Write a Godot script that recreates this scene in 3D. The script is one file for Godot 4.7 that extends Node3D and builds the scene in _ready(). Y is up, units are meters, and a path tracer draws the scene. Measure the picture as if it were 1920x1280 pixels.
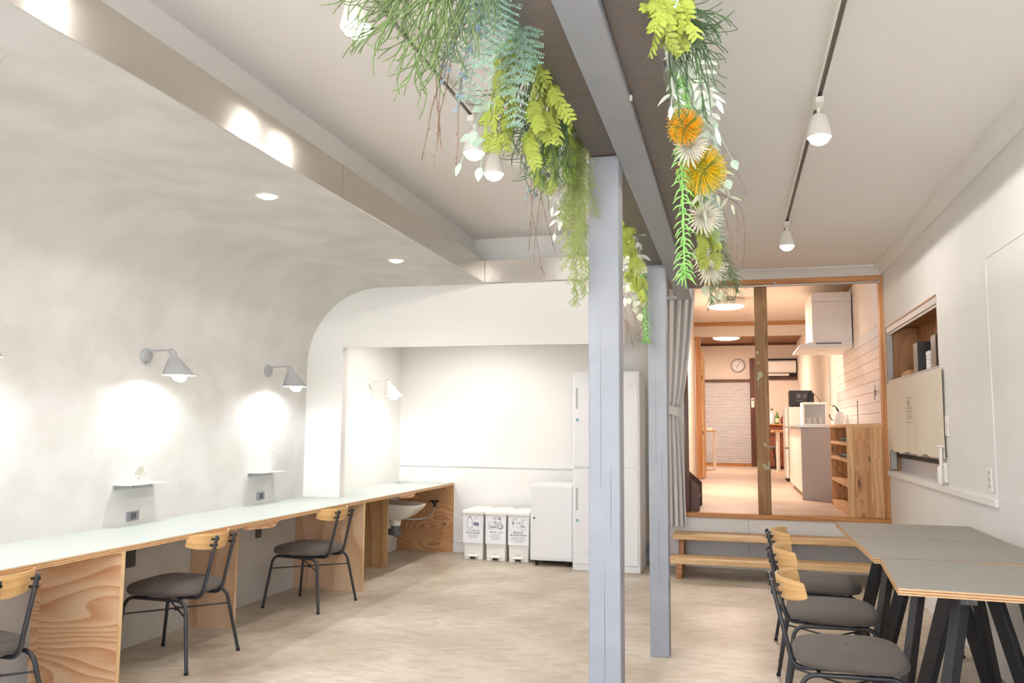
extends Node3D
# A shared co-working room with a curved plaster counter wall, a timber post-and-beam line with planters, and a raised kitchen behind.
# x runs to the right, y up, z towards the viewer; the main floor is y = 0.

const LEFT := -3.36      # plaster wall
const RIGHT := 1.33      # painted wall
const CEIL := 2.75
const SOFFIT := 2.38
const ARCH := -6.12      # white wall with the opening
const BACK := -8.18      # back wall of the niche
const OPEN := -8.0       # plane of the kitchen opening
const RAISED := 0.49     # kitchen floor

var M := {}
var used := {}
var rng := RandomNumberGenerator.new()


# ---------------------------------------------------------------- mesh collector
class MB:
	var v := PackedVector3Array()
	var n := PackedVector3Array()
	var t := PackedVector2Array()
	var k := PackedInt32Array()

	func tri(a: Vector3, b: Vector3, c: Vector3, ta := Vector2.ZERO, tb := Vector2.ZERO, tc := Vector2.ZERO) -> void:
		# a, b, c run counter-clockwise seen from outside
		var nn := (b - a).cross(c - a).normalized()
		var i := v.size()
		v.append_array(PackedVector3Array([a, b, c]))
		n.append_array(PackedVector3Array([nn, nn, nn]))
		t.append_array(PackedVector2Array([ta, tb, tc]))
		k.append_array(PackedInt32Array([i, i + 2, i + 1]))

	func quad(a: Vector3, b: Vector3, c: Vector3, d: Vector3, ta := Vector2.ZERO, tb := Vector2.ZERO, tc := Vector2.ZERO, td := Vector2.ZERO) -> void:
		var nn := (c - a).cross(d - b).normalized()
		var i := v.size()
		v.append_array(PackedVector3Array([a, b, c, d]))
		n.append_array(PackedVector3Array([nn, nn, nn, nn]))
		t.append_array(PackedVector2Array([ta, tb, tc, td]))
		k.append_array(PackedInt32Array([i, i + 2, i + 1, i, i + 3, i + 2]))

	# a box with chamfered edges; uv in metres with u along the grain axis
	func box(c: Vector3, s: Vector3, bev := 0.0, grain := 0, b := Basis.IDENTITY, off := Vector2.ZERO) -> void:
		var h := s * 0.5
		bev = minf(bev, minf(h.x, minf(h.y, h.z)) * 0.9)
		for ax in 3:
			var i := (ax + 1) % 3
			var j := (ax + 2) % 3
			for sg in [1.0, -1.0]:
				var p := []
				for q in [[-1.0, -1.0], [1.0, -1.0], [1.0, 1.0], [-1.0, 1.0]]:
					var e := Vector3.ZERO
					e[ax] = sg * h[ax]
					e[i] = q[0] * (h[i] - bev) * sg
					e[j] = q[1] * (h[j] - bev)
					p.append(e)
				var uv := []
				for e in p:
					var w: Vector2 = Vector2(e[j], e[i]) if j == grain else Vector2(e[i], e[j])
					uv.append(w + off + Vector2(0.0, 0.37 * ax))
				quad(c + b * p[0], c + b * p[1], c + b * p[2], c + b * p[3], uv[0], uv[1], uv[2], uv[3])
		if bev <= 0.0:
			return
		for ax in 3:   # edges that run along ax
			var i := (ax + 1) % 3
			var j := (ax + 2) % 3
			for si in [1.0, -1.0]:
				for sj in [1.0, -1.0]:
					var e1 := Vector3.ZERO
					e1[i] = si * h[i]
					e1[j] = sj * (h[j] - bev)
					var e2 := Vector3.ZERO
					e2[i] = si * (h[i] - bev)
					e2[j] = sj * h[j]
					var l := Vector3.ZERO
					l[ax] = h[ax] - bev
					var flip: bool = si * sj < 0.0
					var u0 := Vector2(e1[i], -l[ax]) + off
					var u1 := Vector2(e1[i], l[ax]) + off
					if ax == grain:
						u0 = Vector2(-l[ax], e1[j]) + off
						u1 = Vector2(l[ax], e1[j]) + off
					if flip:
						quad(c + b * (e2 - l), c + b * (e1 - l), c + b * (e1 + l), c + b * (e2 + l), u0, u0, u1, u1)
					else:
						quad(c + b * (e1 - l), c + b * (e2 - l), c + b * (e2 + l), c + b * (e1 + l), u0, u0, u1, u1)
		for sx in [1.0, -1.0]:
			for sy in [1.0, -1.0]:
				for sz in [1.0, -1.0]:
					var g := Vector3(sx, sy, sz)
					var px := g * Vector3(h.x, h.y - bev, h.z - bev)
					var py := g * Vector3(h.x - bev, h.y, h.z - bev)
					var pz := g * Vector3(h.x - bev, h.y - bev, h.z)
					if sx * sy * sz > 0.0:
						tri(c + b * px, c + b * py, c + b * pz)
					else:
						tri(c + b * px, c + b * pz, c + b * py)

	# rows of points; smooth normals; outside is on the side of (next column) x (next row)
	func grid(rows: Array, closed := false, flip := false, uvs := 1.0) -> void:
		var R := rows.size()
		var C: int = rows[0].size()
		var acc := PackedVector3Array()
		acc.resize(R * C)
		var last := C if closed else C - 1
		var ids := PackedInt32Array()
		var base := v.size()
		for r in R - 1:
			for c in last:
				var c2 := (c + 1) % C
				var a: Vector3 = rows[r][c]
				var b: Vector3 = rows[r][c2]
				var d: Vector3 = rows[r + 1][c2]
				var e: Vector3 = rows[r + 1][c]
				var nn := (d - a).cross(e - b)
				if flip:
					nn = -nn
				acc[r * C + c] += nn
				acc[r * C + c2] += nn
				acc[(r + 1) * C + c2] += nn
				acc[(r + 1) * C + c] += nn
				var i0 := base + r * C + c
				var i1 := base + r * C + c2
				var i2 := base + (r + 1) * C + c2
				var i3 := base + (r + 1) * C + c
				if flip:
					ids.append_array(PackedInt32Array([i0, i1, i2, i0, i2, i3]))
				else:
					ids.append_array(PackedInt32Array([i0, i2, i1, i0, i3, i2]))
		var vv := 0.0
		for r in R:
			if r > 0:
				vv += (rows[r][0] as Vector3).distance_to(rows[r - 1][0])
			var uu := 0.0
			for c in C:
				if c > 0:
					uu += (rows[r][c] as Vector3).distance_to(rows[r][c - 1])
				v.append(rows[r][c])
				n.append(acc[r * C + c].normalized() if acc[r * C + c].length_squared() > 1e-20 else Vector3.UP)
				t.append(Vector2(uu, vv) * uvs)
		k.append_array(ids)

	func tube(path: Array, r, sides := 8, caps := true) -> void:
		var rows := []
		var N := path.size()
		var up := Vector3.UP
		var d0: Vector3 = (path[1] - path[0]).normalized()
		if absf(d0.dot(up)) > 0.9:
			up = Vector3.RIGHT
		var side := d0.cross(up).normalized()
		for i in N:
			var d: Vector3
			if i == 0:
				d = d0
			elif i == N - 1:
				d = (path[i] - path[i - 1]).normalized()
			else:
				d = ((path[i] - path[i - 1]).normalized() + (path[i + 1] - path[i]).normalized()).normalized()
			side = (side - d * side.dot(d)).normalized()
			var o := d.cross(side)
			var rad: float = r[i] if r is Array else r
			var ring := []
			for s in sides:
				var a := TAU * s / sides
				ring.append(path[i] + (side * cos(a) + o * sin(a)) * rad)
			rows.append(ring)
		grid(rows, true, false)
		if caps:
			disc(rows[0], true)
			disc(rows[N - 1], false)

	func disc(ring: Array, flip: bool) -> void:
		var c := Vector3.ZERO
		for p in ring:
			c += p
		c /= ring.size()
		for s in ring.size():
			var a: Vector3 = ring[s]
			var b: Vector3 = ring[(s + 1) % ring.size()]
			if flip:
				tri(c, b, a)
			else:
				tri(c, a, b)

	# profile of (radius, height) turned round y, then placed by x
	func lathe(prof: Array, seg := 24, x := Transform3D.IDENTITY, hard := false) -> void:
		var rows := []
		for p in prof:
			var ring := []
			for s in seg:
				var a := -TAU * s / seg
				ring.append(x * Vector3(cos(a) * maxf(p[0], 1e-5), p[1], sin(a) * maxf(p[0], 1e-5)))
			rows.append(ring)
		if hard:
			for r in rows.size() - 1:
				grid([rows[r], rows[r + 1]], true, false)
		else:
			grid(rows, true, false)

	# outline in the xy plane (counter-clockwise) pushed from z = 0 to z = depth, placed by x
	func prism(poly: PackedVector2Array, depth: float, x := Transform3D.IDENTITY, turn := false) -> void:
		var ids := Geometry2D.triangulate_polygon(poly)
		var f := Vector3(0, 0, depth)
		var U := func(p: Vector2) -> Vector2: return Vector2(p.y, p.x) if turn else p
		for i in range(0, ids.size(), 3):
			var a := poly[ids[i]]
			var b := poly[ids[i + 1]]
			var c := poly[ids[i + 2]]
			if (b - a).cross(c - a) < 0.0:
				var s := b
				b = c
				c = s
			tri(x * (Vector3(a.x, a.y, 0) + f), x * (Vector3(b.x, b.y, 0) + f), x * (Vector3(c.x, c.y, 0) + f), U.call(a), U.call(b), U.call(c))
			tri(x * Vector3(a.x, a.y, 0), x * Vector3(c.x, c.y, 0), x * Vector3(b.x, b.y, 0), U.call(a), U.call(c), U.call(b))
		var run := 0.0
		for i in poly.size():
			var a := poly[i]
			var b := poly[(i + 1) % poly.size()]
			var l := a.distance_to(b)
			quad(x * Vector3(a.x, a.y, 0), x * Vector3(b.x, b.y, 0), x * (Vector3(b.x, b.y, 0) + f), x * (Vector3(a.x, a.y, 0) + f), Vector2(run, 0), Vector2(run + l, 0), Vector2(run + l, depth), Vector2(run, depth))
			run += l

	func mesh() -> ArrayMesh:
		var arr := []
		arr.resize(Mesh.ARRAY_MAX)
		arr[Mesh.ARRAY_VERTEX] = v
		arr[Mesh.ARRAY_NORMAL] = n
		arr[Mesh.ARRAY_TEX_UV] = t
		arr[Mesh.ARRAY_INDEX] = k
		var m := ArrayMesh.new()
		m.add_surface_from_arrays(Mesh.PRIMITIVE_TRIANGLES, arr)
		return m


# ---------------------------------------------------------------- nodes
func numbered(called: String) -> String:
	var c: int = used.get(called, 0)
	used[called] = c + 1
	return called if c == 0 else "%s_%03d" % [called, c]

func part(called: String, mb, m: Material, parent: Node3D, at := Vector3.ZERO) -> MeshInstance3D:
	var o := MeshInstance3D.new()
	o.name = called
	o.mesh = mb.mesh() if mb is MB else mb
	o.material_override = m
	o.position = at
	parent.add_child(o, true)
	return o

func tag(o: Node3D, label: String, category: String, group := "") -> void:
	o.set_meta("label", label)
	o.set_meta("category", category)
	if group != "":
		o.set_meta("group", group)

func thing(called: String, label: String, category: String, at := Vector3.ZERO, turn := 0.0, group := "") -> Node3D:
	var o := Node3D.new()
	o.name = numbered(called)
	add_child(o)
	o.position = at
	o.rotation.y = turn
	tag(o, label, category, group)
	return o

func single(called: String, mb: MB, m: Material, label: String, category: String, at := Vector3.ZERO, group := "") -> MeshInstance3D:
	var o := part(numbered(called), mb, m, self, at)
	tag(o, label, category, group)
	return o

func struct(called: String, mb: MB, m: Material, label := "", at := Vector3.ZERO) -> MeshInstance3D:
	var o := part(numbered(called), mb, m, self, at)
	o.set_meta("kind", "structure")
	if label != "":
		o.set_meta("label", label)
	return o

func copy(o: Node3D, label: String, at: Vector3, turn: float) -> Node3D:
	var r: Node3D = o.duplicate()
	r.name = numbered(String(o.name).rstrip("0123456789").rstrip("_"))
	add_child(r)
	r.position = at
	r.rotation.y = turn
	r.set_meta("label", label)
	return r

func ab(a: Vector3, b: Vector3, bev := 0.0, grain := 0, off := Vector2.ZERO) -> MB:
	var m := MB.new()
	m.box((a + b) * 0.5, (b - a).abs(), bev, grain, Basis.IDENTITY, off)
	return m

func aim(from: Vector3, to: Vector3) -> Basis:   # -z looks from one point to the other
	var d := (to - from).normalized()
	return Basis.looking_at(d, Vector3.RIGHT if absf(d.y) > 0.95 else Vector3.UP)

func smooth_path(p: Array, step := 5) -> Array:
	var cv := Curve3D.new()
	for i in p.size():
		var tan := Vector3.ZERO
		if i > 0 and i < p.size() - 1:
			tan = (p[i + 1] - p[i - 1]) / 6.0
		cv.add_point(p[i], -tan, tan)
	var out := []
	for i in p.size() - 1:
		for s in step:
			out.append(cv.sample(i, float(s) / step))
	out.append(p[p.size() - 1])
	return out

func rounded(p: Array, r: float, step := 5) -> Array:   # polyline with its corners rounded
	var out := [p[0]]
	for i in range(1, p.size() - 1):
		var a: Vector3 = p[i] + (p[i - 1] - p[i]).normalized() * r
		var b: Vector3 = p[i] + (p[i + 1] - p[i]).normalized() * r
		for s in step + 1:
			var q := float(s) / step
			out.append(a.lerp(p[i], q).lerp((p[i] as Vector3).lerp(b, q), q))
	out.append(p[p.size() - 1])
	return out


# ---------------------------------------------------------------- materials
func mat(c: Color, rough := 0.6, metal := 0.0, spec := 0.5) -> StandardMaterial3D:
	var m := StandardMaterial3D.new()
	m.albedo_color = c
	m.roughness = rough
	m.metallic = metal
	m.metallic_specular = spec
	return m

func fnl(s: int, f: float, oct := 4, warp := 0.0) -> FastNoiseLite:
	var q := FastNoiseLite.new()
	q.seed = s
	q.noise_type = FastNoiseLite.TYPE_SIMPLEX_SMOOTH
	q.frequency = f
	q.fractal_type = FastNoiseLite.FRACTAL_FBM
	q.fractal_octaves = oct
	if warp > 0.0:
		q.domain_warp_enabled = true
		q.domain_warp_amplitude = warp
		q.domain_warp_frequency = f
		q.domain_warp_fractal_type = FastNoiseLite.DOMAIN_WARP_FRACTAL_NONE
	return q

func noise_tex(s: int, f: float, stops: Array, size := 512, oct := 5, warp := 0.0) -> NoiseTexture2D:
	var q := NoiseTexture2D.new()
	q.width = size
	q.height = size
	q.seamless = true
	q.seamless_blend_skirt = 0.3
	q.noise = fnl(s, f, oct, warp)
	if stops.size() > 0:
		var g := Gradient.new()
		var o := PackedFloat32Array()
		var c := PackedColorArray()
		for st in stops:
			o.append(st[0])
			c.append(st[1])
		g.offsets = o
		g.colors = c
		q.color_ramp = g
	return q

func tri_mat(tex: Texture2D, scale: float, rough: float, bump: Texture2D = null, depth := 0.1, world := true) -> StandardMaterial3D:
	var m := mat(Color.WHITE, rough)
	m.albedo_texture = tex
	m.uv1_triplanar = true
	m.uv1_world_triplanar = world
	m.uv1_triplanar_sharpness = 6.0
	m.uv1_scale = Vector3.ONE * scale
	if bump:
		m.heightmap_enabled = true
		m.heightmap_texture = bump
		m.heightmap_scale = depth
	return m

# grain runs along u; knots are [u, v, radius] in shares of the picture
func wood_image(s: int, light: Color, dark: Color, bands: float, warp: float, fine: float, knots: Array, w := 512, h := 512, power := 1.6) -> Image:
	var im := Image.create(w, h, false, Image.FORMAT_RGB8)
	var a := fnl(s, 1.0, 2)
	var b := fnl(s + 7, 1.0, 2)
	for y in h:
		var vv := float(y) / h
		for x in w:
			var uu := float(x) / w
			var f := vv * bands + warp * a.get_noise_2d(uu * 0.9, vv * 2.6)
			var spot := 0.0
			for kn in knots:
				var du: float = (uu - kn[0]) * 0.55
				var dv: float = vv - kn[1]
				var d: float = (du * du + dv * dv) / (kn[2] * kn[2])
				if d < 30.0:
					f += 1.4 * exp(-d * 0.16) * signf(dv)
					spot = maxf(spot, exp(-d * 1.2))
			var saw := f - floorf(f)
			var ring := pow(saw, power) * (1.0 - smoothstep(0.9, 1.0, saw))
			var g := ring + fine * b.get_noise_2d(uu * 9.0, vv * 170.0) + 0.22 * b.get_noise_2d(uu * 2.0, vv * 5.0 + 9.0)
			im.set_pixel(x, y, light.lerp(dark, clampf(g, 0.0, 1.0)).lerp(dark.darkened(0.55), clampf(spot, 0.0, 0.9)))
	return im

func uv_mat(im: Image, su: float, sv: float, rough: float) -> StandardMaterial3D:
	var m := mat(Color.WHITE, rough)
	m.albedo_texture = ImageTexture.create_from_image(im)
	m.uv1_scale = Vector3(su, sv, 1)
	return m

func glow(c: Color, e: float) -> StandardMaterial3D:
	var m := mat(Color(0.95, 0.95, 0.95), 0.6)
	m.emission_enabled = true
	m.emission = c
	m.emission_energy_multiplier = e
	return m

func leaf_mat(c: Color, rough := 0.65, back := 0.35) -> StandardMaterial3D:
	var m := mat(c, rough, 0.0, 0.3)
	m.backlight_enabled = true
	m.backlight = Color(back, back, back)
	m.cull_mode = BaseMaterial3D.CULL_DISABLED
	return m

func make_materials() -> void:
	var C := func(r: int, g: int, b: int) -> Color: return Color8(r, g, b)
	M.white = mat(C.call(232, 230, 226), 0.75, 0.0, 0.3)
	M.ceiling = mat(C.call(240, 237, 234), 0.9, 0.0, 0.2)
	M.wall_r = tri_mat(noise_tex(51, 0.01, [[0.0, C.call(228, 226, 222)], [1.0, C.call(232, 230, 227)]], 512, 3), 0.5, 0.85)
	M.peach = mat(C.call(232, 222, 210), 0.9, 0.0, 0.2)
	var fine := noise_tex(5, 0.03, [], 512, 5, 12.0)
	M.plaster = tri_mat(noise_tex(11, 0.004, [[0.2, C.call(206, 204, 199)], [0.5, C.call(210, 208, 204)], [0.8, C.call(215, 213, 210)]], 1024, 5, 0.0), 0.36, 0.8, fine, 0.003)
	M.plaster.detail_enabled = true
	M.plaster.detail_blend_mode = BaseMaterial3D.BLEND_MODE_MUL
	M.plaster.detail_albedo = noise_tex(31, 0.012, [[0.3, C.call(249, 248, 246)], [0.6, C.call(255, 255, 255)]], 512, 5, 0.0)
	M.plaster.detail_uv_layer = BaseMaterial3D.DETAIL_UV_2
	M.plaster.uv2_triplanar = true
	M.plaster.uv2_world_triplanar = true
	M.plaster.uv2_scale = Vector3.ONE * 0.47
	M.floor = tri_mat(noise_tex(21, 0.004, [[0.2, C.call(178, 166, 149)], [0.5, C.call(194, 183, 167)], [0.8, C.call(207, 198, 184)]], 1024, 6, 30.0), 0.3, 0.42, fine, 0.004)
	M.floor.metallic_specular = 0.4
	M.floor.detail_enabled = true
	M.floor.detail_blend_mode = BaseMaterial3D.BLEND_MODE_MUL
	M.floor.detail_albedo = noise_tex(33, 0.014, [[0.25, C.call(236, 231, 225)], [0.5, C.call(255, 255, 255)], [0.72, C.call(243, 239, 233)]], 512, 5, 30.0)
	M.floor.detail_uv_layer = BaseMaterial3D.DETAIL_UV_2
	M.floor.uv2_triplanar = true
	M.floor.uv2_world_triplanar = true
	M.floor.uv2_scale = Vector3(0.55, 0.55, 1.3)
	M.kfloor = tri_mat(noise_tex(22, 0.006, [[0.2, C.call(184, 162, 142)], [0.5, C.call(194, 172, 151)], [0.8, C.call(200, 180, 160)]], 512, 4, 40.0), 0.4, 0.5)
	M.grey_paint = tri_mat(noise_tex(61, 0.02, [[0.2, C.call(149, 152, 159)], [0.8, C.call(155, 158, 165)]], 256, 3), 1.0, 0.55, fine, 0.03)
	M.steel = mat(C.call(206, 201, 195), 0.2, 1.0)
	M.steel.anisotropy_enabled = true
	M.steel.anisotropy = -0.99
	M.rust = tri_mat(noise_tex(71, 0.018, [[0.0, C.call(92, 88, 86)], [0.5, C.call(102, 96, 93)], [0.62, C.call(105, 96, 92)], [0.78, C.call(114, 96, 88)]], 512, 4, 6.0), 1.6, 0.5)
	M.rust.uv1_scale = Vector3(1.6, 1.6, 3.0)
	M.fir = uv_mat(wood_image(3, C.call(230, 196, 156), C.call(196, 136, 90), 24.0, 3.4, 0.22, [[0.25, 0.3, 0.012], [0.7, 0.42, 0.01], [0.5, 0.7, 0.012], [0.85, 0.15, 0.01]]), 0.85, 0.85, 0.6)
	M.fir2 = uv_mat(wood_image(14, C.call(200, 154, 108), C.call(160, 108, 68), 22.0, 5.0, 0.2, [[0.62, 0.35, 0.012], [0.8, 0.7, 0.012]]), 1.1, 1.1, 0.6)
	M.lauan = uv_mat(wood_image(23, C.call(216, 182, 148), C.call(192, 152, 114), 7.0, 0.9, 0.3, []), 0.8, 0.8, 0.6)
	M.oak = uv_mat(wood_image(27, C.call(196, 158, 112), C.call(164, 122, 78), 14.0, 0.8, 0.4, []), 0.8, 0.8, 0.6)
	M.pine = uv_mat(wood_image(37, C.call(226, 194, 148), C.call(198, 158, 108), 8.0, 0.7, 0.25, []), 0.5, 1.6, 0.55)
	M.pine_end = uv_mat(wood_image(39, C.call(178, 128, 86), C.call(140, 92, 58), 6.0, 1.2, 0.3, []), 1.0, 2.0, 0.6)
	M.cedar = uv_mat(wood_image(41, C.call(208, 160, 112), C.call(174, 122, 78), 7.0, 0.7, 0.25, [[0.2, 0.3, 0.018], [0.34, 0.62, 0.026], [0.55, 0.24, 0.03], [0.62, 0.7, 0.02], [0.8, 0.45, 0.022], [0.88, 0.8, 0.016]]), 1.15, 2.2, 0.65)
	M.cedar_pale = uv_mat(wood_image(43, C.call(222, 182, 134), C.call(194, 146, 98), 6.0, 0.8, 0.25, [[0.3, 0.4, 0.02], [0.66, 0.62, 0.024]]), 1.15, 2.2, 0.65)
	M.frame_wood = uv_mat(wood_image(45, C.call(202, 146, 88), C.call(164, 106, 54), 5.0, 0.9, 0.3, []), 0.6, 3.0, 0.5)
	M.dark_wood = uv_mat(wood_image(47, C.call(104, 62, 42), C.call(70, 40, 28), 6.0, 0.7, 0.35, []), 0.6, 2.4, 0.5)
	M.brown_ply = mat(C.call(94, 62, 48), 0.5)
	M.niche_wood = uv_mat(wood_image(49, C.call(164, 116, 70), C.call(132, 88, 50), 5.0, 1.6, 0.3, []), 0.7, 0.9, 0.55)
	M.bent_ply = uv_mat(wood_image(53, C.call(220, 180, 124), C.call(200, 154, 98), 10.0, 0.9, 0.3, []), 1.6, 4.0, 0.4)
	# old pillar with flakes of pale paint left on it
	var pil := wood_image(57, C.call(160, 122, 82), C.call(122, 88, 56), 4.0, 1.0, 0.4, [[0.3, 0.5, 0.02], [0.75, 0.3, 0.02]], 1024, 128)
	var fl := fnl(91, 1.0, 4)
	for x in 1024:
		for y in 128:
			var hh := float(x) / 1024.0
			var want := 0.62
			if hh > 0.2 and hh < 0.36:
				want = 0.04 + absf(y / 128.0 - 0.5) * 1.1
			elif hh > 0.55 and hh < 0.7:
				want = 0.36
			if fl.get_noise_2d(hh * 11.0, y / 128.0 * 2.2) > want:
				pil.set_pixel(x, y, C.call(176, 170, 142))
	M.pillar = uv_mat(pil, 0.46, 3.6, 0.7)
	M.pillar.uv1_offset = Vector3(0.5, 0.5, 0)
	# plywood edge: five plies
	var pe := Image.create(256, 32, false, Image.FORMAT_RGB8)
	var pn := fnl(93, 0.05, 3)
	for x in 256:
		for y in 32:
			var ply := int(y * 5 / 32.0)
			var c: Color = C.call(222, 186, 138) if ply % 2 == 0 else C.call(164, 112, 74)
			c = c.lerp(C.call(120, 76, 48), clampf(pn.get_noise_2d(x * 1.2, y * 5.0) * 0.9, 0.0, 0.6) * (1.0 if ply % 2 == 1 else 0.35))
			pe.set_pixel(x, y, c)
	M.ply_edge = uv_mat(pe, 1.6, 1.0, 0.65)
	M.counter_top = mat(C.call(186, 192, 187), 0.5)
	M.table_top = mat(C.call(150, 148, 141), 0.55)
	M.black_metal = mat(C.call(38, 38, 41), 0.42, 0.0, 0.5)
	M.black_tube = mat(C.call(34, 36, 42), 0.45, 0.0, 0.6)
	var weave := noise_tex(81, 0.25, [[0.3, C.call(86, 79, 72)], [0.7, C.call(104, 96, 88)]], 256, 2)
	M.seat = tri_mat(weave, 9.0, 0.95, noise_tex(83, 0.3, [], 256, 2), 0.05, false)
	M.seat.rim_enabled = true
	M.seat.rim = 0.25
	M.lamp_grey = mat(C.call(158, 159, 160), 0.5)
	M.lamp_white = mat(C.call(236, 230, 220), 0.5)
	M.chrome = mat(C.call(214, 214, 214), 0.15, 1.0)
	M.chrome_soft = mat(C.call(190, 188, 184), 0.35, 1.0)
	M.porcelain = mat(C.call(236, 230, 222), 0.12)
	M.porcelain.clearcoat_enabled = true
	M.plastic_white = mat(C.call(238, 235, 228), 0.45)
	M.locker = mat(C.call(234, 234, 234), 0.4)
	M.pipe_grey = mat(C.call(104, 106, 108), 0.5)
	M.outlet = mat(C.call(134, 136, 140), 0.55)
	M.outlet_dark = mat(C.call(92, 93, 97), 0.6)
	M.black = mat(C.call(26, 26, 28), 0.5)
	M.dark_gap = mat(C.call(60, 58, 56), 0.8)
	M.shelf_white = mat(C.call(222, 228, 226), 0.35)
	M.paper = mat(C.call(240, 240, 240), 0.8)
	M.ink = mat(C.call(70, 70, 76), 0.8)
	M.blue_lock = mat(C.call(84, 160, 184), 0.4)
	M.curtain = tri_mat(noise_tex(85, 0.2, [[0.3, C.call(206, 202, 198)], [0.7, C.call(214, 210, 206)]], 256, 2), 5.0, 0.9)
	M.noren = leaf_mat(C.call(226, 216, 198), 0.95, 0.15)
	M.tile = mat(C.call(236, 230, 224), 0.18)
	M.grout = mat(C.call(168, 96, 70), 0.9)
	M.hood = mat(C.call(226, 220, 212), 0.4)
	M.kgrey = mat(C.call(190, 180, 172), 0.5)
	M.shutter = mat(C.call(204, 202, 204), 0.45)
	M.fridge = mat(C.call(240, 234, 226), 0.35)
	M.glass = mat(Color(0.95, 0.97, 0.97, 0.12), 0.05)
	M.glass.transparency = BaseMaterial3D.TRANSPARENCY_ALPHA
	M.frost = mat(C.call(206, 208, 212), 0.3)
	M.alu = mat(C.call(178, 176, 174), 0.5, 0.2)
	M.pavement = mat(C.call(188, 186, 182), 0.9)
	M.lamp_glow = glow(Color(1.0, 0.97, 0.92), 9.0)
	M.kitchen_glow = glow(Color(1.0, 0.93, 0.85), 4.0)
	# plants
	M.rush = leaf_mat(C.call(100, 120, 74))
	M.rush_dark = leaf_mat(C.call(76, 100, 66))
	M.fern = leaf_mat(C.call(128, 158, 142))
	M.fern_deep = leaf_mat(C.call(104, 136, 118))
	M.lime = leaf_mat(C.call(144, 156, 66), 0.7, 0.3)
	M.lime_dark = leaf_mat(C.call(118, 132, 50), 0.7, 0.3)
	M.moss = leaf_mat(C.call(154, 168, 98), 0.8, 0.3)
	M.sedum = leaf_mat(C.call(150, 204, 116))
	M.pale_leaf = leaf_mat(C.call(186, 208, 188), 0.7)
	M.dusty = leaf_mat(C.call(216, 222, 210), 0.8)
	M.blue_leaf = leaf_mat(C.call(104, 122, 132))
	M.olive = leaf_mat(C.call(188, 192, 166), 0.7)
	M.twig = mat(C.call(116, 92, 78), 0.8)
	M.petal_white = leaf_mat(C.call(244, 238, 222), 0.7)
	M.petal_yellow = leaf_mat(C.call(244, 196, 24), 0.7)
	M.petal_orange = leaf_mat(C.call(246, 168, 26), 0.7)
	M.pine_leaf = leaf_mat(C.call(112, 134, 96))


# ---------------------------------------------------------------- camera, sky, exposure
func _ready() -> void:
	rng.seed = 20240
	var cam := Camera3D.new()
	cam.name = "camera"
	add_child(cam)
	cam.fov = 44.773
	cam.near = 0.05
	cam.far = 200.0
	cam.position = Vector3(0, 1.27, 0)
	cam.rotation_order = EULER_ORDER_YXZ
	cam.rotation_degrees = Vector3(5.886, 14.8815, 0.4839)
	cam.current = true
	var we := WorldEnvironment.new()
	we.name = "environment"
	var env := Environment.new()
	env.background_mode = Environment.BG_SKY
	var sky := Sky.new()
	var sm := ProceduralSkyMaterial.new()
	sm.sky_top_color = Color(0.72, 0.8, 0.94)
	sm.sky_horizon_color = Color(0.9, 0.93, 0.98)
	sm.ground_bottom_color = Color(0.42, 0.42, 0.43)
	sm.ground_horizon_color = Color(0.7, 0.73, 0.76)
	sm.energy_multiplier = 1.0
	sky.sky_material = sm
	env.sky = sky
	env.background_energy_multiplier = 6.0
	env.tonemap_mode = Environment.TONE_MAPPER_LINEAR
	env.tonemap_exposure = 1.46
	env.sdfgi_enabled = true
	env.ssao_enabled = true
	env.ssil_enabled = true
	we.environment = env
	add_child(we)
	# high sun behind the building: it falls on the pavement in front of the shopfront, not into the room
	var sun := DirectionalLight3D.new()
	sun.name = "sun"
	sun.light_color = Color(1.0, 0.985, 0.965)
	sun.light_energy = 60.0
	sun.light_angular_distance = 0.6
	sun.shadow_enabled = true
	sun.sky_mode = DirectionalLight3D.SKY_MODE_LIGHT_ONLY
	add_child(sun)
	sun.rotation_degrees = Vector3(-58, 165, 0)
	make_materials()
	build_room()
	build_niche_wall()
	build_kitchen_shell()
	build_right_wall()
	build_lamps()
	build_counter()
	build_posts()
	build_steps()
	build_tables()
	build_chairs()
	build_wall_fittings()
	build_niche_things()
	build_kitchen_things()
	build_window_things()
	build_curtain()
	build_plants()


func lamp(kind: String, at: Vector3, c: Color, e: float, size: float, parent: Node3D, angle := 60.0) -> Light3D:
	var l: Light3D
	if kind == "spot":
		l = SpotLight3D.new()
		(l as SpotLight3D).spot_angle = angle
		(l as SpotLight3D).spot_angle_attenuation = 0.6 if angle < 89.0 else 0.02
		(l as SpotLight3D).spot_range = 20.0
		(l as SpotLight3D).spot_attenuation = 2.0
		l.rotation_degrees.x = -90
	else:
		l = OmniLight3D.new()
		(l as OmniLight3D).omni_range = 20.0
		(l as OmniLight3D).omni_attenuation = 2.0
	l.name = "lamp_light"
	l.light_color = c
	l.light_energy = e
	l.light_size = size
	l.shadow_enabled = true
	l.position = at
	parent.add_child(l, true)
	return l


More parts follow.
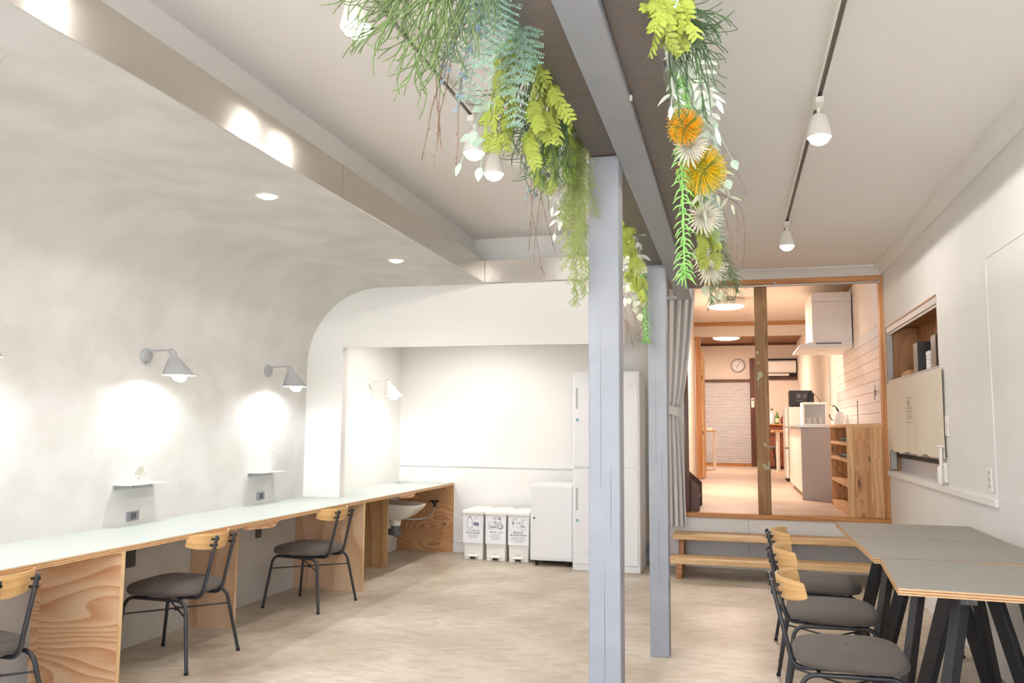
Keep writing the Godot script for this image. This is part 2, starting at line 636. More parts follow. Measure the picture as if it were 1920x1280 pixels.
# ---------------------------------------------------------------- the room
func build_room() -> void:
	struct("floor", ab(Vector3(-3.7, -0.2, 1.7), Vector3(1.6, 0, OPEN - 0.3)), M.floor, "beige polished concrete floor with cloudy trowel marks")
	struct("ceiling", ab(Vector3(-3.7, CEIL, 1.7), Vector3(1.6, CEIL + 0.15, OPEN)), M.ceiling, "plain off-white ceiling")
	# plaster wall that bends over into the soffit
	var p := PackedVector2Array([Vector2(LEFT, -0.05), Vector2(LEFT, 1.76)])
	for i in range(1, 24):
		var a := PI - PI / 2 * i / 24.0
		p.append(Vector2(-2.74 + 0.62 * cos(a), 1.76 + 0.62 * sin(a)))
	p.append_array(PackedVector2Array([Vector2(-2.74, SOFFIT), Vector2(-1.838, SOFFIT), Vector2(-1.838, 2.5), Vector2(-1.965, 2.5), Vector2(-1.965, CEIL + 0.02), Vector2(-3.7, CEIL + 0.02), Vector2(-3.7, -0.05)]))
	var rows := [[], []]
	for i in p.size():
		rows[0].append(Vector3(p[i].x, p[i].y, 1.6))
		rows[1].append(Vector3(p[i].x, p[i].y, ARCH - 0.09))
	var wl := MB.new()
	var bend := [[], []]
	for i in range(0, 26):
		bend[0].append(rows[0][i])
		bend[1].append(rows[1][i])
	wl.grid(bend, false, true)
	for i in range(25, p.size()):
		var j := (i + 1) % p.size()
		wl.quad(rows[1][i], rows[1][j], rows[0][j], rows[0][i])
	var w := struct("wall_left", wl, M.plaster, "grey trowelled plaster wall that curves over into a low soffit")
	# chipped spots in the plaster above the wall shelf
	for q in [[-4.19, 0.995, 0.028], [-4.155, 0.985, 0.012], [-4.225, 0.975, 0.013], [-4.18, 0.955, 0.011], [-5.63, 1.06, 0.007], [-5.66, 1.062, 0.006]]:
		var chip := MB.new()
		var poly := PackedVector2Array()
		for i in 9:
			poly.append(Vector2(cos(TAU * i / 9), sin(TAU * i / 9)) * q[2] * rng.randf_range(0.7, 1.15))
		chip.prism(poly, 0.0012, Transform3D(Basis(Vector3.UP, PI / 2), Vector3(LEFT, q[1], q[0])))
		part("plaster_chip", chip, mat(Color8(184, 180, 164), 0.9), w)
	# white upstand above the soffit, behind the steel fascia
	var up := MB.new()
	up.box(Vector3(-1.962, 2.63, -2.3), Vector3(0.012, 0.3, 7.8))
	up.box(Vector3(-1.35, 2.63, -6.186), Vector3(1.24, 0.3, 0.012))
	up.box(Vector3(-1.35, 2.45, -6.13), Vector3(1.2, 0.02, 0.12))
	struct("trim_1", up, M.white, "white upstand between steel fascia and ceiling")
	# brushed steel fascia: sheets along the soffit edge and across the arch wall
	var fas := thing("steel_fascia", "brushed stainless steel fascia strip along the soffit edge", "fascia")
	var z := 1.6
	for zz in [-1.15, -3.62, -6.05]:
		var s := MB.new()
		var y0 := SOFFIT - 0.002
		var y1 := 2.547
		s.quad(Vector3(-1.83, y0, z - 0.0012), Vector3(-1.83, y0, zz + 0.0012), Vector3(-1.83, y1, zz + 0.0012), Vector3(-1.83, y1, z - 0.0012), Vector2(0, 0), Vector2(absf(zz - z), 0), Vector2(absf(zz - z), 0.17), Vector2(0, 0.17))
		s.box(Vector3(-1.834, (y0 + y1) / 2, (z + zz) / 2), Vector3(0.0078, y1 - y0, absf(zz - z) - 0.002))
		part("sheet", s, M.steel, fas)
		z = zz
	var s2 := MB.new()
	s2.quad(Vector3(-1.828, 2.378, -6.05), Vector3(-0.775, 2.378, -6.05), Vector3(-0.775, 2.547, -6.05), Vector3(-1.828, 2.547, -6.05), Vector2(0, 0), Vector2(1.05, 0), Vector2(1.05, 0.17), Vector2(0, 0.17))
	s2.box(Vector3(-1.3015, 2.4625, -6.054), Vector3(1.053, 0.169, 0.0078))
	part("sheet", s2, M.steel, fas)
	struct("trim_2", ab(Vector3(-3.2, SOFFIT + 0.001, -6.055), Vector3(-0.775, SOFFIT + 0.06, ARCH - 0.05)), M.plaster)
	# front of the room, behind the viewer: a glazed shopfront
	var fw := MB.new()
	fw.box(Vector3(-1.05, -0.02, 1.65), Vector3(5.3, 0.24, 0.1))
	fw.box(Vector3(-1.05, 2.66, 1.65), Vector3(5.3, 0.42, 0.1))
	fw.box(Vector3(-3.3, 1.35, 1.65), Vector3(0.8, 2.9, 0.1))
	fw.box(Vector3(1.35, 1.35, 1.65), Vector3(0.5, 2.9, 0.1))
	struct("wall_front", fw, M.white)
	var sf := MB.new()
	for xx in [-2.9, -1.9, -0.9, 0.1, 1.1]:
		sf.box(Vector3(xx, 1.27, 1.65), Vector3(0.05, 2.38, 0.08), 0.004)
	sf.box(Vector3(-0.9, 2.05, 1.65), Vector3(4.0, 0.05, 0.07), 0.004)
	struct("window_1", sf, M.alu)
	var gl := MB.new()
	for i in 4:
		gl.box(Vector3(-2.4 + i, 1.27, 1.65), Vector3(0.95, 2.3, 0.006))
	struct("window_2", gl, M.glass)
	struct("ground", ab(Vector3(-20, -0.3, 1.71), Vector3(20, -0.15, 30)), M.pavement)


func build_niche_wall() -> void:
	# white wall with rounded shoulder and a wide opening
	var x1 := -0.775
	var poly := PackedVector2Array([Vector2(LEFT, 0.698), Vector2(-3.045, 0.698), Vector2(-3.045, 1.902), Vector2(x1, 1.902), Vector2(x1, SOFFIT), Vector2(-2.74, SOFFIT)])
	for i in range(1, 25):
		var a := PI / 2 + PI / 2 * i / 24.0
		poly.append(Vector2(-2.74 + 0.62 * cos(a), 1.76 + 0.62 * sin(a)))
	var mb := MB.new()
	mb.prism(poly, 0.09, Transform3D(Basis.IDENTITY, Vector3(0, 0, ARCH - 0.09)))
	var aw := struct("wall_arch", mb, M.white, "white partition wall with a rounded shoulder and wide opening")
	var bead := MB.new()
	bead.box(Vector3((-3.045 + x1) / 2, 1.8985, ARCH + 0.001), Vector3(x1 + 3.045, 0.006, 0.006))
	bead.box(Vector3(-3.0425, 1.3, ARCH + 0.001), Vector3(0.006, 1.2, 0.006))
	part("corner_bead", bead, M.locker, aw)
	# niche shell
	struct("wall_niche_left", ab(Vector3(-3.6, 0, ARCH - 0.02), Vector3(-3.385, 2.5, BACK - 0.1)), M.white)
	var bw := struct("wall_back", ab(Vector3(-3.6, 0, BACK - 0.12), Vector3(-0.765, 2.5, BACK)), M.white, "bright white back wall of the niche")
	var rail := MB.new()
	rail.box(Vector3(-2.1, 0.872, BACK + 0.006), Vector3(2.55, 0.028, 0.012), 0.003)
	part("dado_rail", rail, M.white, bw)
	struct("ceiling_niche", ab(Vector3(-3.6, 2.42, ARCH - 0.09), Vector3(x1, 2.5, BACK - 0.1)), M.white)
	# dropped beam on the right of the niche
	struct("beam_niche", ab(Vector3(-0.885, 2.095, ARCH - 0.09), Vector3(x1, CEIL + 0.01, OPEN - 0.05)), M.white, "white dropped beam at the right edge of the niche")
	# skirting of small white tiles
	var sk := Node3D.new()
	sk.name = "baseboard_back"
	sk.set_meta("kind", "structure")
	add_child(sk)
	var tl := MB.new()
	tl.box(Vector3.ZERO, Vector3(0.0935, 0.093, 0.008), 0.0015)
	var tm := tl.mesh()
	for i in 20:
		part("tile", tm, M.white, sk, Vector3(-2.7 + i * 0.096, 0.0475, BACK + 0.004))
	var capm := MB.new()
	capm.box(Vector3(-1.77, 0.104, BACK + 0.006), Vector3(1.96, 0.016, 0.012), 0.003)
	part("cap_strip", capm, M.white, sk)
	# short return wall right of the niche, up to the kitchen opening
	struct("wall_return", ab(Vector3(-0.766, 0, OPEN - 0.3), Vector3(-0.44, CEIL, OPEN)), M.wall_r)
	struct("wall_riser", ab(Vector3(-0.44, 0, OPEN - 0.2), Vector3(RIGHT, 0.452, OPEN)), M.wall_r, "white riser under the raised kitchen floor")


func build_kitchen_shell() -> void:
	# opening: timber sill, head, right jamb, left jamb; cornice above
	struct("trim_sill", ab(Vector3(-0.47, 0.453, OPEN - 0.12), Vector3(RIGHT + 0.005, 0.496, OPEN + 0.02), 0.003, 0), M.frame_wood, "orange timber edge of the raised kitchen floor")
	struct("trim_head", ab(Vector3(-0.76, 2.612, OPEN - 0.12), Vector3(RIGHT + 0.005, 2.662, OPEN + 0.012), 0.003, 0), M.frame_wood, "timber head over the kitchen opening")
	struct("trim_jamb", ab(Vector3(1.297, 0.497, OPEN - 0.11), Vector3(RIGHT + 0.006, 2.611, OPEN + 0.01), 0.003, 1), M.frame_wood, "narrow timber jamb where the kitchen meets the right wall")
	struct("trim_jamb", ab(Vector3(-0.5, 0.497, OPEN - 0.13), Vector3(-0.405, 2.611, OPEN - 0.01), 0.003, 1), M.dark_wood, "dark brown timber jamb behind the curtain")
	struct("wall_over_opening", ab(Vector3(-0.766, 2.663, OPEN - 0.12), Vector3(RIGHT, CEIL, OPEN - 0.005)), M.wall_r)
	var cor := MB.new()
	var prof := PackedVector2Array([Vector2(0, 0), Vector2(0, -0.088), Vector2(0.014, -0.088), Vector2(0.02, -0.07), Vector2(0.034, -0.045), Vector2(0.055, -0.026), Vector2(0.075, -0.018), Vector2(0.078, 0)])
	# along the right wall: profile x -> -x, y up, pushed along z
	var rp := PackedVector2Array()
	for q in prof:
		rp.append(Vector2(-q.x, q.y))
	cor.prism(rp, 9.6, Transform3D(Basis.IDENTITY, Vector3(RIGHT, CEIL, OPEN)))
	var bp := PackedVector2Array()
	for q in prof:
		bp.append(Vector2(q.x, q.y))
	bp.reverse()
	cor.prism(bp, 2.09, Transform3D(Basis(Vector3(0, 0, 1), Vector3(0, 1, 0), Vector3(-1, 0, 0)), Vector3(RIGHT, CEIL, OPEN)))
	struct("trim_cornice", cor, M.white, "white moulded cornice under the ceiling")
	# pillar in the opening
	var pil := MB.new()
	pil.box(Vector3(0.273, 1.554, OPEN - 0.05), Vector3(0.113, 2.115, 0.112), 0.006, 1)
	struct("pillar", pil, M.pillar, "old brown timber pillar with flaked pale paint")
	# raised floor and walls
	struct("floor_kitchen", ab(Vector3(-1.0, 0.2, OPEN - 0.05), Vector3(1.6, RAISED, -18.5)), M.kfloor, "raised kitchen floor of pale screed")
	struct("wall_kitchen_right", ab(Vector3(RIGHT + 0.001, 0.2, OPEN), Vector3(1.6, 3.2, -18.5)), M.peach)
	struct("wall_kitchen_left", ab(Vector3(-0.8, 0.2, OPEN - 0.13), Vector3(-0.56, 3.2, -13.45)), M.peach)
	struct("wall_passage_left", ab(Vector3(-0.95, 0.2, -13.45), Vector3(-0.72, 3.2, -18.5)), M.peach)
	var end := struct("wall_kitchen_back", ab(Vector3(-1.0, 0.2, -18.45), Vector3(1.6, 3.3, -18.3)), M.peach)
	part("plinth", ab(Vector3(-0.72, RAISED, -18.3), Vector3(0.46, RAISED + 0.05, -18.24)), M.frame_wood, end)
	part("top_rail", ab(Vector3(-0.72, 3.04, -18.3), Vector3(RIGHT, 3.085, -18.26)), M.dark_wood, end)
	part("post", ab(Vector3(0.372, RAISED, -18.3), Vector3(0.475, 2.76, -18.22), 0.004, 1), M.dark_wood, end)
	part("lintel", ab(Vector3(-0.72, 2.26, -18.3), Vector3(0.372, 2.315, -18.23), 0.003, 0), M.dark_wood, end)
	# roller shutter of narrow slats
	var door := Node3D.new()
	door.name = "door_1"
	door.set_meta("kind", "structure")
	door.set_meta("label", "pale grey roller shutter of narrow slats")
	add_child(door)
	var sl := MB.new()
	var sp := []
	for i in 7:
		var a := PI * i / 6.0
		sp.append([0.017 * cos(a), 0.012 * sin(a)])
	var ra := []
	var rb := []
	for q in sp:
		ra.append(Vector3(-0.54, q[0], q[1]))
		rb.append(Vector3(0.54, q[0], q[1]))
	sl.grid([ra, rb], false, false)
	sl.box(Vector3(0, 0, -0.005), Vector3(1.08, 0.035, 0.004))
	var slm := sl.mesh()
	for i in 50:
		part("slat", slm, M.shutter, door, Vector3(-0.17, 0.56 + i * 0.0345, -18.285))
	# ceilings: white over the kitchen, brown boards over the passage
	struct("ceiling_kitchen", ab(Vector3(-0.8, 2.94, OPEN - 0.1), Vector3(1.5, 3.1, -13.46)), M.peach)
	var hd := struct("wall_cross", ab(Vector3(-0.72, 2.717, -13.46), Vector3(RIGHT, 2.94, -13.4)), M.peach)
	part("rail", ab(Vector3(-0.56, 2.88, -13.4), Vector3(RIGHT, 2.938, -13.38), 0.002, 0), M.frame_wood, hd)
	struct("trim_kitchen", ab(Vector3(RIGHT - 0.012, 2.885, OPEN - 0.12), Vector3(RIGHT, 2.94, -13.38), 0.002, 2), M.frame_wood)
	var c2 := struct("ceiling_passage", ab(Vector3(-0.95, 3.1, -13.46), Vector3(1.5, 3.2, -18.5)), M.dark_wood)
	var bd := MB.new()
	bd.box(Vector3.ZERO, Vector3(0.448, 0.012, 4.8), 0.002, 2)
	var bdm := bd.mesh()
	var cb := uv_mat(wood_image(95, Color8(150, 106, 76), Color8(118, 80, 56), 5.0, 0.8, 0.3, [], 256, 256), 0.6, 2.4, 0.6)
	for i in 5:
		part("board", bdm, cb, c2, Vector3(-0.7 + i * 0.455, 3.092, -15.9))
	struct("trim_frame", ab(Vector3(-0.548, RAISED, -13.46), Vector3(-0.472, 2.717, -13.38), 0.003, 1), M.frame_wood, "orange timber door frame at the end of the kitchen")
	# door leaf standing open along the passage
	var leaf := struct("door_2", ab(Vector3(-0.47, RAISED + 0.01, -14.25), Vector3(-0.435, 2.5, -13.46), 0.003, 1), M.cedar_pale, "pale timber door standing open at the end of the kitchen")
	var hn := MB.new()
	hn.tube([Vector3(-0.437, 1.39, -13.54), Vector3(-0.38, 1.39, -13.54)], 0.009, 8)
	hn.tube(rounded([Vector3(-0.385, 1.39, -13.535), Vector3(-0.385, 1.39, -13.6), Vector3(-0.385, 1.385, -13.66)], 0.01), 0.008, 8)
	hn.tube([Vector3(-0.47, 1.39, -13.54), Vector3(-0.52, 1.39, -13.54), Vector3(-0.52, 1.36, -13.5)], 0.008, 8)
	part("handle", hn, M.chrome_soft, leaf)
	# tiled splashback: white upright tiles with red joints between the rows
	var sb := struct("wall_splashback", ab(Vector3(RIGHT - 0.006, 1.22, -11.54), Vector3(RIGHT + 0.002, 2.245, OPEN - 0.11)), M.grout, "white upright kitchen tiles with reddish joints")
	var tt := MB.new()
	tt.box(Vector3.ZERO, Vector3(0.01, 0.0972, 0.0438), 0.0008)
	var ttm := tt.mesh()
	var rest := MB.new()
	for r in 10:
		var yy := 2.194 - r * 0.1016
		for c in 76:
			var pz := OPEN - 0.135 - c * 0.045
			if c < 30:
				part("tile", ttm, M.tile, sb, Vector3(RIGHT - 0.0025, yy, pz))
			else:
				rest.box(Vector3(RIGHT - 0.0025, yy, pz), Vector3(0.01, 0.0972, 0.0438))
	part("far_tiles", rest, M.tile, sb).set_meta("kind", "stuff")


func build_right_wall() -> void:
	# window recess z -7.94..-6.02, y 0.92..2.18; shallow recess towards the viewer from z -4.9
	var mb := MB.new()
	var o := 1.6
	mb.box(Vector3((RIGHT + o) / 2, 0.41, -3.2), Vector3(o - RIGHT, 1.02, 9.6))
	mb.box(Vector3((RIGHT + o) / 2, 2.485, -6.45), Vector3(o - RIGHT, 0.61, 3.1))
	mb.box(Vector3((RIGHT + o) / 2, 1.55, -7.97), Vector3(o - RIGHT, 1.26, 0.06))
	mb.box(Vector3((RIGHT + o) / 2, 1.55, -5.46), Vector3(o - RIGHT, 1.26, 1.12))
	mb.box(Vector3((RIGHT + o) / 2, 2.49, -1.65), Vector3(o - RIGHT, 0.6, 6.5))
	mb.box(Vector3((RIGHT + 0.005 + o) / 2, 1.55, -1.65), Vector3(o - RIGHT - 0.005, 1.4, 6.5))
	var w := struct("wall_right", mb, M.wall_r, "off-white painted wall with a shelf recess")
	part("sill", ab(Vector3(RIGHT - 0.018, 0.872, -8.0 + 0.012), Vector3(RIGHT + 0.25, 0.915, -4.875), 0.004, 2), M.white, w)
	part("skirting", ab(Vector3(RIGHT - 0.012, 0, 1.6), Vector3(RIGHT, 0.09, OPEN), 0.003), M.white, w)
	# lining of the recess in brown plywood, shelf, aluminium track
	var ln := MB.new()
	ln.box(Vector3(1.592, 1.55, -6.98), Vector3(0.012, 1.3, 1.95), 0.0, 1)
	ln.box(Vector3(1.46, 2.174, -6.98), Vector3(0.26, 0.012, 1.92), 0.0, 2)
	ln.box(Vector3(1.46, 1.55, -7.934), Vector3(0.26, 1.26, 0.012), 0.0, 1)
	ln.box(Vector3(1.46, 1.55, -6.026), Vector3(0.26, 1.26, 0.012), 0.0, 1)
	part("lining", ln, M.niche_wood, w)
	part("shelf_board", ab(Vector3(RIGHT + 0.01, 1.672, -7.928), Vector3(1.585, 1.7, -6.032), 0.002, 2), M.niche_wood, w)
	part("shelf_edge", ab(Vector3(RIGHT + 0.004, 1.67, -7.928), Vector3(RIGHT + 0.012, 1.702, -6.032), 0.001, 2), M.alu, w)
	var tr := MB.new()
	tr.box(Vector3(RIGHT + 0.03, 2.145, -6.98), Vector3(0.05, 0.05, 1.9), 0.003)
	tr.box(Vector3(RIGHT + 0.022, 2.112, -6.98), Vector3(0.012, 0.02, 1.9), 0.002)
	part("window_track", tr, M.alu, w)
	part("jamb_strip", ab(Vector3(RIGHT + 0.004, 0.93, -7.928), Vector3(RIGHT + 0.05, 2.12, -7.905), 0.002), M.alu, w)
	# frosted window below the shelf
	part("frosted_pane", ab(Vector3(RIGHT + 0.085, 0.916, -7.925), Vector3(RIGHT + 0.092, 1.66, -6.035)), M.frost, w)
	part("window_rail", ab(Vector3(RIGHT + 0.06, 1.035, -7.925), Vector3(RIGHT + 0.085, 1.062, -6.035), 0.002), M.dark_gap, w)


# ---------------------------------------------------------------- lamps
func build_lamps() -> void:
	var warm := Color(1.0, 0.98, 0.955)
	# recessed downlights in the soffit
	var dl := [[-5.116, "recessed round downlight in the soffit close to the white arch wall"], [-3.506, "recessed round downlight in the soffit above the first grey wall lamp"], [-1.9, "recessed downlight in the soffit out towards the shopfront"], [-0.3, "recessed downlight in the soffit beside the shopfront"]]
	for d in dl:
		var t := thing("downlight", d[1], "ceiling light", Vector3(-2.172, SOFFIT, d[0]), 0.0, "downlights in the soffit")
		var ring := MB.new()
		ring.lathe([[0.046, -0.001], [0.048, -0.004], [0.058, -0.003], [0.06, 0.0]], 28)
		part("trim_ring", ring, M.white, t)
		var ds := MB.new()
		ds.lathe([[0.0, -0.016], [0.02, -0.0145], [0.036, -0.009], [0.0455, -0.001]], 28)
		part("lens_glow", ds, M.lamp_glow, t)
		lamp("spot", Vector3(0, -0.022, 0), warm, 0.55, 0.045, t, 80)
	var nd := thing("downlight", "recessed downlight in the niche ceiling hidden by the white arch wall", "ceiling light", Vector3(-2.4, 2.42, -7.1))
	var nr := MB.new()
	nr.lathe([[0.0, -0.008], [0.05, -0.002], [0.058, -0.003], [0.06, 0.0]], 28)
	part("lens_glow", nr, M.lamp_glow, nd)
	lamp("spot", Vector3(0, -0.012, 0), warm, 1.9, 0.05, nd, 80)
	# tracks
	track("lighting_track", -1.16, 1.0, -3.72, "white lighting track on the ceiling behind the hanging greenery")
	track("lighting_track", 0.395, 1.0, -6.3, "white lighting track on the open ceiling right of the grey beam")
	var sp := [[-1.16, -3.637, "white track spotlight nearer of the pair beside the pale eucalyptus"], [-1.16, -3.974, "white track spotlight farther of the pair beside the smoke alarm"], [-1.16, -2.36, "white track spotlight at the upper picture edge among rush stems"], [-1.16, -0.9, "white track spotlight over the counter aisle, out of view"], [0.395, -3.79, "white track spotlight halfway along the open ceiling"], [0.395, -6.06, "white track spotlight at the far end of the open ceiling"], [0.395, -1.6, "white track spotlight over the near table end, out of view"]]
	for q in sp:
		var t := thing("track_spotlight", q[2], "spotlight", Vector3(q[0], 2.72, q[1]), 0.0, "spotlights on the ceiling tracks")
		var ad := MB.new()
		ad.box(Vector3(0, -0.012, 0.02), Vector3(0.036, 0.028, 0.1), 0.004)
		part("adapter", ad, M.plastic_white, t)
		var st := MB.new()
		st.tube([Vector3(0, -0.02, 0), Vector3(0, -0.07, 0)], 0.008, 10)
		part("stem", st, M.plastic_white, t)
		var bd := MB.new()
		bd.lathe([[0.0, -0.055], [0.02, -0.056], [0.034, -0.066], [0.04, -0.09], [0.052, -0.15], [0.054, -0.162], [0.05, -0.163], [0.046, -0.155]], 28)
		part("head", bd, M.plastic_white, t)
		var ln := MB.new()
		ln.lathe([[0.0, -0.196], [0.018, -0.194], [0.036, -0.184], [0.046, -0.168], [0.047, -0.158]], 24)
		part("lens_glow", ln, M.lamp_glow, t)
		lamp("spot", Vector3(0, -0.2, 0), warm, 0.5, 0.04, t, 90)
	# smoke alarms
	for q in [[Vector3(-1.135, CEIL, -4.37), "white round smoke alarm on the ceiling beyond the paired spotlights"], [Vector3(0.85, CEIL, -2.86), "white round smoke alarm cut by the upper picture edge"]]:
		var t := thing("smoke_alarm", q[1], "smoke alarm", q[0])
		var b := MB.new()
		b.lathe([[0.0, -0.034], [0.03, -0.034], [0.042, -0.028], [0.046, -0.022]], 28)
		b.lathe([[0.045, -0.02], [0.054, -0.014], [0.055, 0.0]], 28)
		part("body", b, M.plastic_white, t)
		var sl := MB.new()
		sl.lathe([[0.0455, -0.0225], [0.0455, -0.019]], 28)
		part("slot", sl, M.dark_gap, t)
	# wall lamps on the plaster
	var s0 := wall_lamp("grey swing-arm wall lamp cut by the left picture edge", M.lamp_grey, Vector3(LEFT, 1.672, -2.84))
	s0.set_meta("group", "wall lamps over the counter")
	wall_lamp("grey swing-arm wall lamp above the wall shelf nearer the viewer", M.lamp_grey, Vector3(LEFT, 1.672, -4.176)).set_meta("group", "wall lamps over the counter")
	wall_lamp("grey swing-arm wall lamp just left of the white arch wall", M.lamp_grey, Vector3(LEFT, 1.672, -5.516)).set_meta("group", "wall lamps over the counter")
	wall_lamp("cream swing-arm wall lamp inside the white niche", M.lamp_white, Vector3(-3.385, 1.675, -7.411)).set_meta("group", "wall lamps over the counter")
	wall_lamp("grey swing-arm wall lamp towards the shopfront, out of view", M.lamp_grey, Vector3(LEFT, 1.672, -1.5)).set_meta("group", "wall lamps over the counter")
	# kitchen ceiling lamps
	for q in [[Vector3(-0.055, 2.94, -11.0), 0.235, "round flat ceiling lamp nearer of the two in the kitchen"], [Vector3(-0.085, 3.085, -16.3), 0.25, "round flat ceiling lamp farther of the two, on brown boards"]]:
		var t := thing("kitchen_ceiling_lamp", q[2], "ceiling light", q[0])
		var r: float = q[1]
		var rim := MB.new()
		rim.lathe([[r * 0.86, 0.0], [r, -0.012], [r * 1.01, -0.06], [r, -0.09], [r * 0.97, -0.095]], 40)
		part("rim", rim, M.plastic_white, t)
		var g := MB.new()
		g.lathe([[0.0, -0.128], [r * 0.5, -0.124], [r * 0.85, -0.112], [r * 0.985, -0.094]], 40)
		part("diffuser_glow", g, M.kitchen_glow, t)
		part("clip", ab(Vector3(0.02, -0.05, r * 1.0), Vector3(0.1, -0.03, r * 1.015), 0.002), M.pipe_grey, t)
		var al := AreaLight3D.new()
		al.name = "lamp_light"
		al.area_size = Vector2(r * 1.5, r * 1.5)
		al.light_color = Color(1.0, 0.9, 0.83)
		al.light_energy = 5.6
		al.area_normalize_energy = true
		al.shadow_enabled = true
		al.rotation_degrees.x = -90
		al.position = Vector3(0, -0.135, 0)
		t.add_child(al)
	struct("floor_outer", ab(Vector3(-1.0, -0.2, OPEN - 0.29), Vector3(1.6, 0.2, -18.5)), M.kfloor)


func track(called: String, x: float, z0: float, z1: float, label: String) -> void:
	var t := thing(called, label, "track", Vector3(x, CEIL, 0))
	var b := MB.new()
	for s in [-1.0, 1.0]:
		b.box(Vector3(s * 0.014, -0.014, (z0 + z1) / 2), Vector3(0.008, 0.028, absf(z1 - z0)), 0.001)
	b.box(Vector3(0, -0.014, z1), Vector3(0.036, 0.028, 0.012), 0.001)
	part("profile", b, M.plastic_white, t)
	var g := MB.new()
	g.box(Vector3(0, -0.008, (z0 + z1) / 2), Vector3(0.021, 0.016, absf(z1 - z0) - 0.02))
	part("slot", g, mat(Color8(110, 102, 96), 0.6), t)


func wall_lamp(label: String, m: Material, at: Vector3) -> Node3D:
	var t := thing("wall_lamp", label, "wall lamp", at)
	var b := MB.new()
	b.lathe([[0.0, 0.026], [0.036, 0.026], [0.042, 0.02], [0.045, 0.0]], 28, Transform3D(Basis(Vector3(0, 0, 1), -PI / 2), Vector3.ZERO))
	part("wall_plate", b, m, t)
	var a := MB.new()
	a.tube([Vector3(0.02, 0.02, 0), Vector3(0.05, 0.027, 0), Vector3(0.18, 0.031, 0)], 0.0065, 10)
	part("arm", a, m, t)
	var j := MB.new()
	j.tube([Vector3(0.165, 0.031, 0), Vector3(0.19, 0.032, 0)], 0.0085, 10)
	part("joint", j, M.chrome, t)
	# shade: small socket and an open cone, leaning outwards
	var x := Transform3D(Basis(Vector3(1, 0, 0), Vector3(-0.36, 1, 0), Vector3(0, 0, 1)), Vector3(0.184, 0.03, 0))   # the shade leans outwards, its rim stays level
	var s := MB.new()
	s.lathe([[0.0, 0.0], [0.018, -0.001], [0.021, -0.006], [0.022, -0.042], [0.034, -0.05], [0.04, -0.06], [0.092, -0.148], [0.0905, -0.149], [0.038, -0.062], [0.0, -0.052]], 32, x)
	part("shade", s, m, t)
	var bl := MB.new()
	bl.lathe([[0.0, -0.188], [0.018, -0.185], [0.036, -0.172], [0.043, -0.152], [0.038, -0.124], [0.018, -0.095], [0.014, -0.06]], 24, x)
	part("bulb_glow", bl, M.lamp_glow, t)
	lamp("omni", x * Vector3(0, -0.108, 0), Color(0.97, 0.985, 1.0), 0.3, 0.03, t)
	return t


# ---------------------------------------------------------------- counter along the plaster wall
func sheet_top(called: String, parent: Node3D, a: Vector3, b: Vector3, face: Material, grain: int) -> void:
	# plywood core with a thin coloured face on it; the edge shows its plies
	var core := MB.new()
	var c := (a + b) / 2
	var h := (b - a).abs() / 2
	var y0 := minf(a.y, b.y)
	var y1 := maxf(a.y, b.y) - 0.0015
	var L := [Vector2(c.x - h.x, c.z + h.z), Vector2(c.x + h.x, c.z + h.z), Vector2(c.x + h.x, c.z - h.z), Vector2(c.x - h.x, c.z - h.z)]
	var run := 0.0
	for i in 4:
		var p: Vector2 = L[i]
		var q: Vector2 = L[(i + 1) % 4]
		var l := p.distance_to(q)
		core.quad(Vector3(p.x, y0, p.y), Vector3(q.x, y0, q.y), Vector3(q.x, y1, q.y), Vector3(p.x, y1, p.y), Vector2(run, 1), Vector2(run + l, 1), Vector2(run + l, 0), Vector2(run, 0))
		run += l
	part(called + "_edge", core, M.ply_edge, parent)
	var under := MB.new()
	under.box(Vector3(c.x, (y0 + y1) / 2, c.z), Vector3(h.x * 2 - 0.001, y1 - y0, h.z * 2 - 0.001), 0.0, grain)
	part(called, under, M.lauan, parent)
	var top := MB.new()
	top.box(Vector3(c.x, y1 + 0.001, c.z), Vector3(h.x * 2 - 0.001, 0.002, h.z * 2 - 0.001))
	part(called + "_face", top, face, parent)


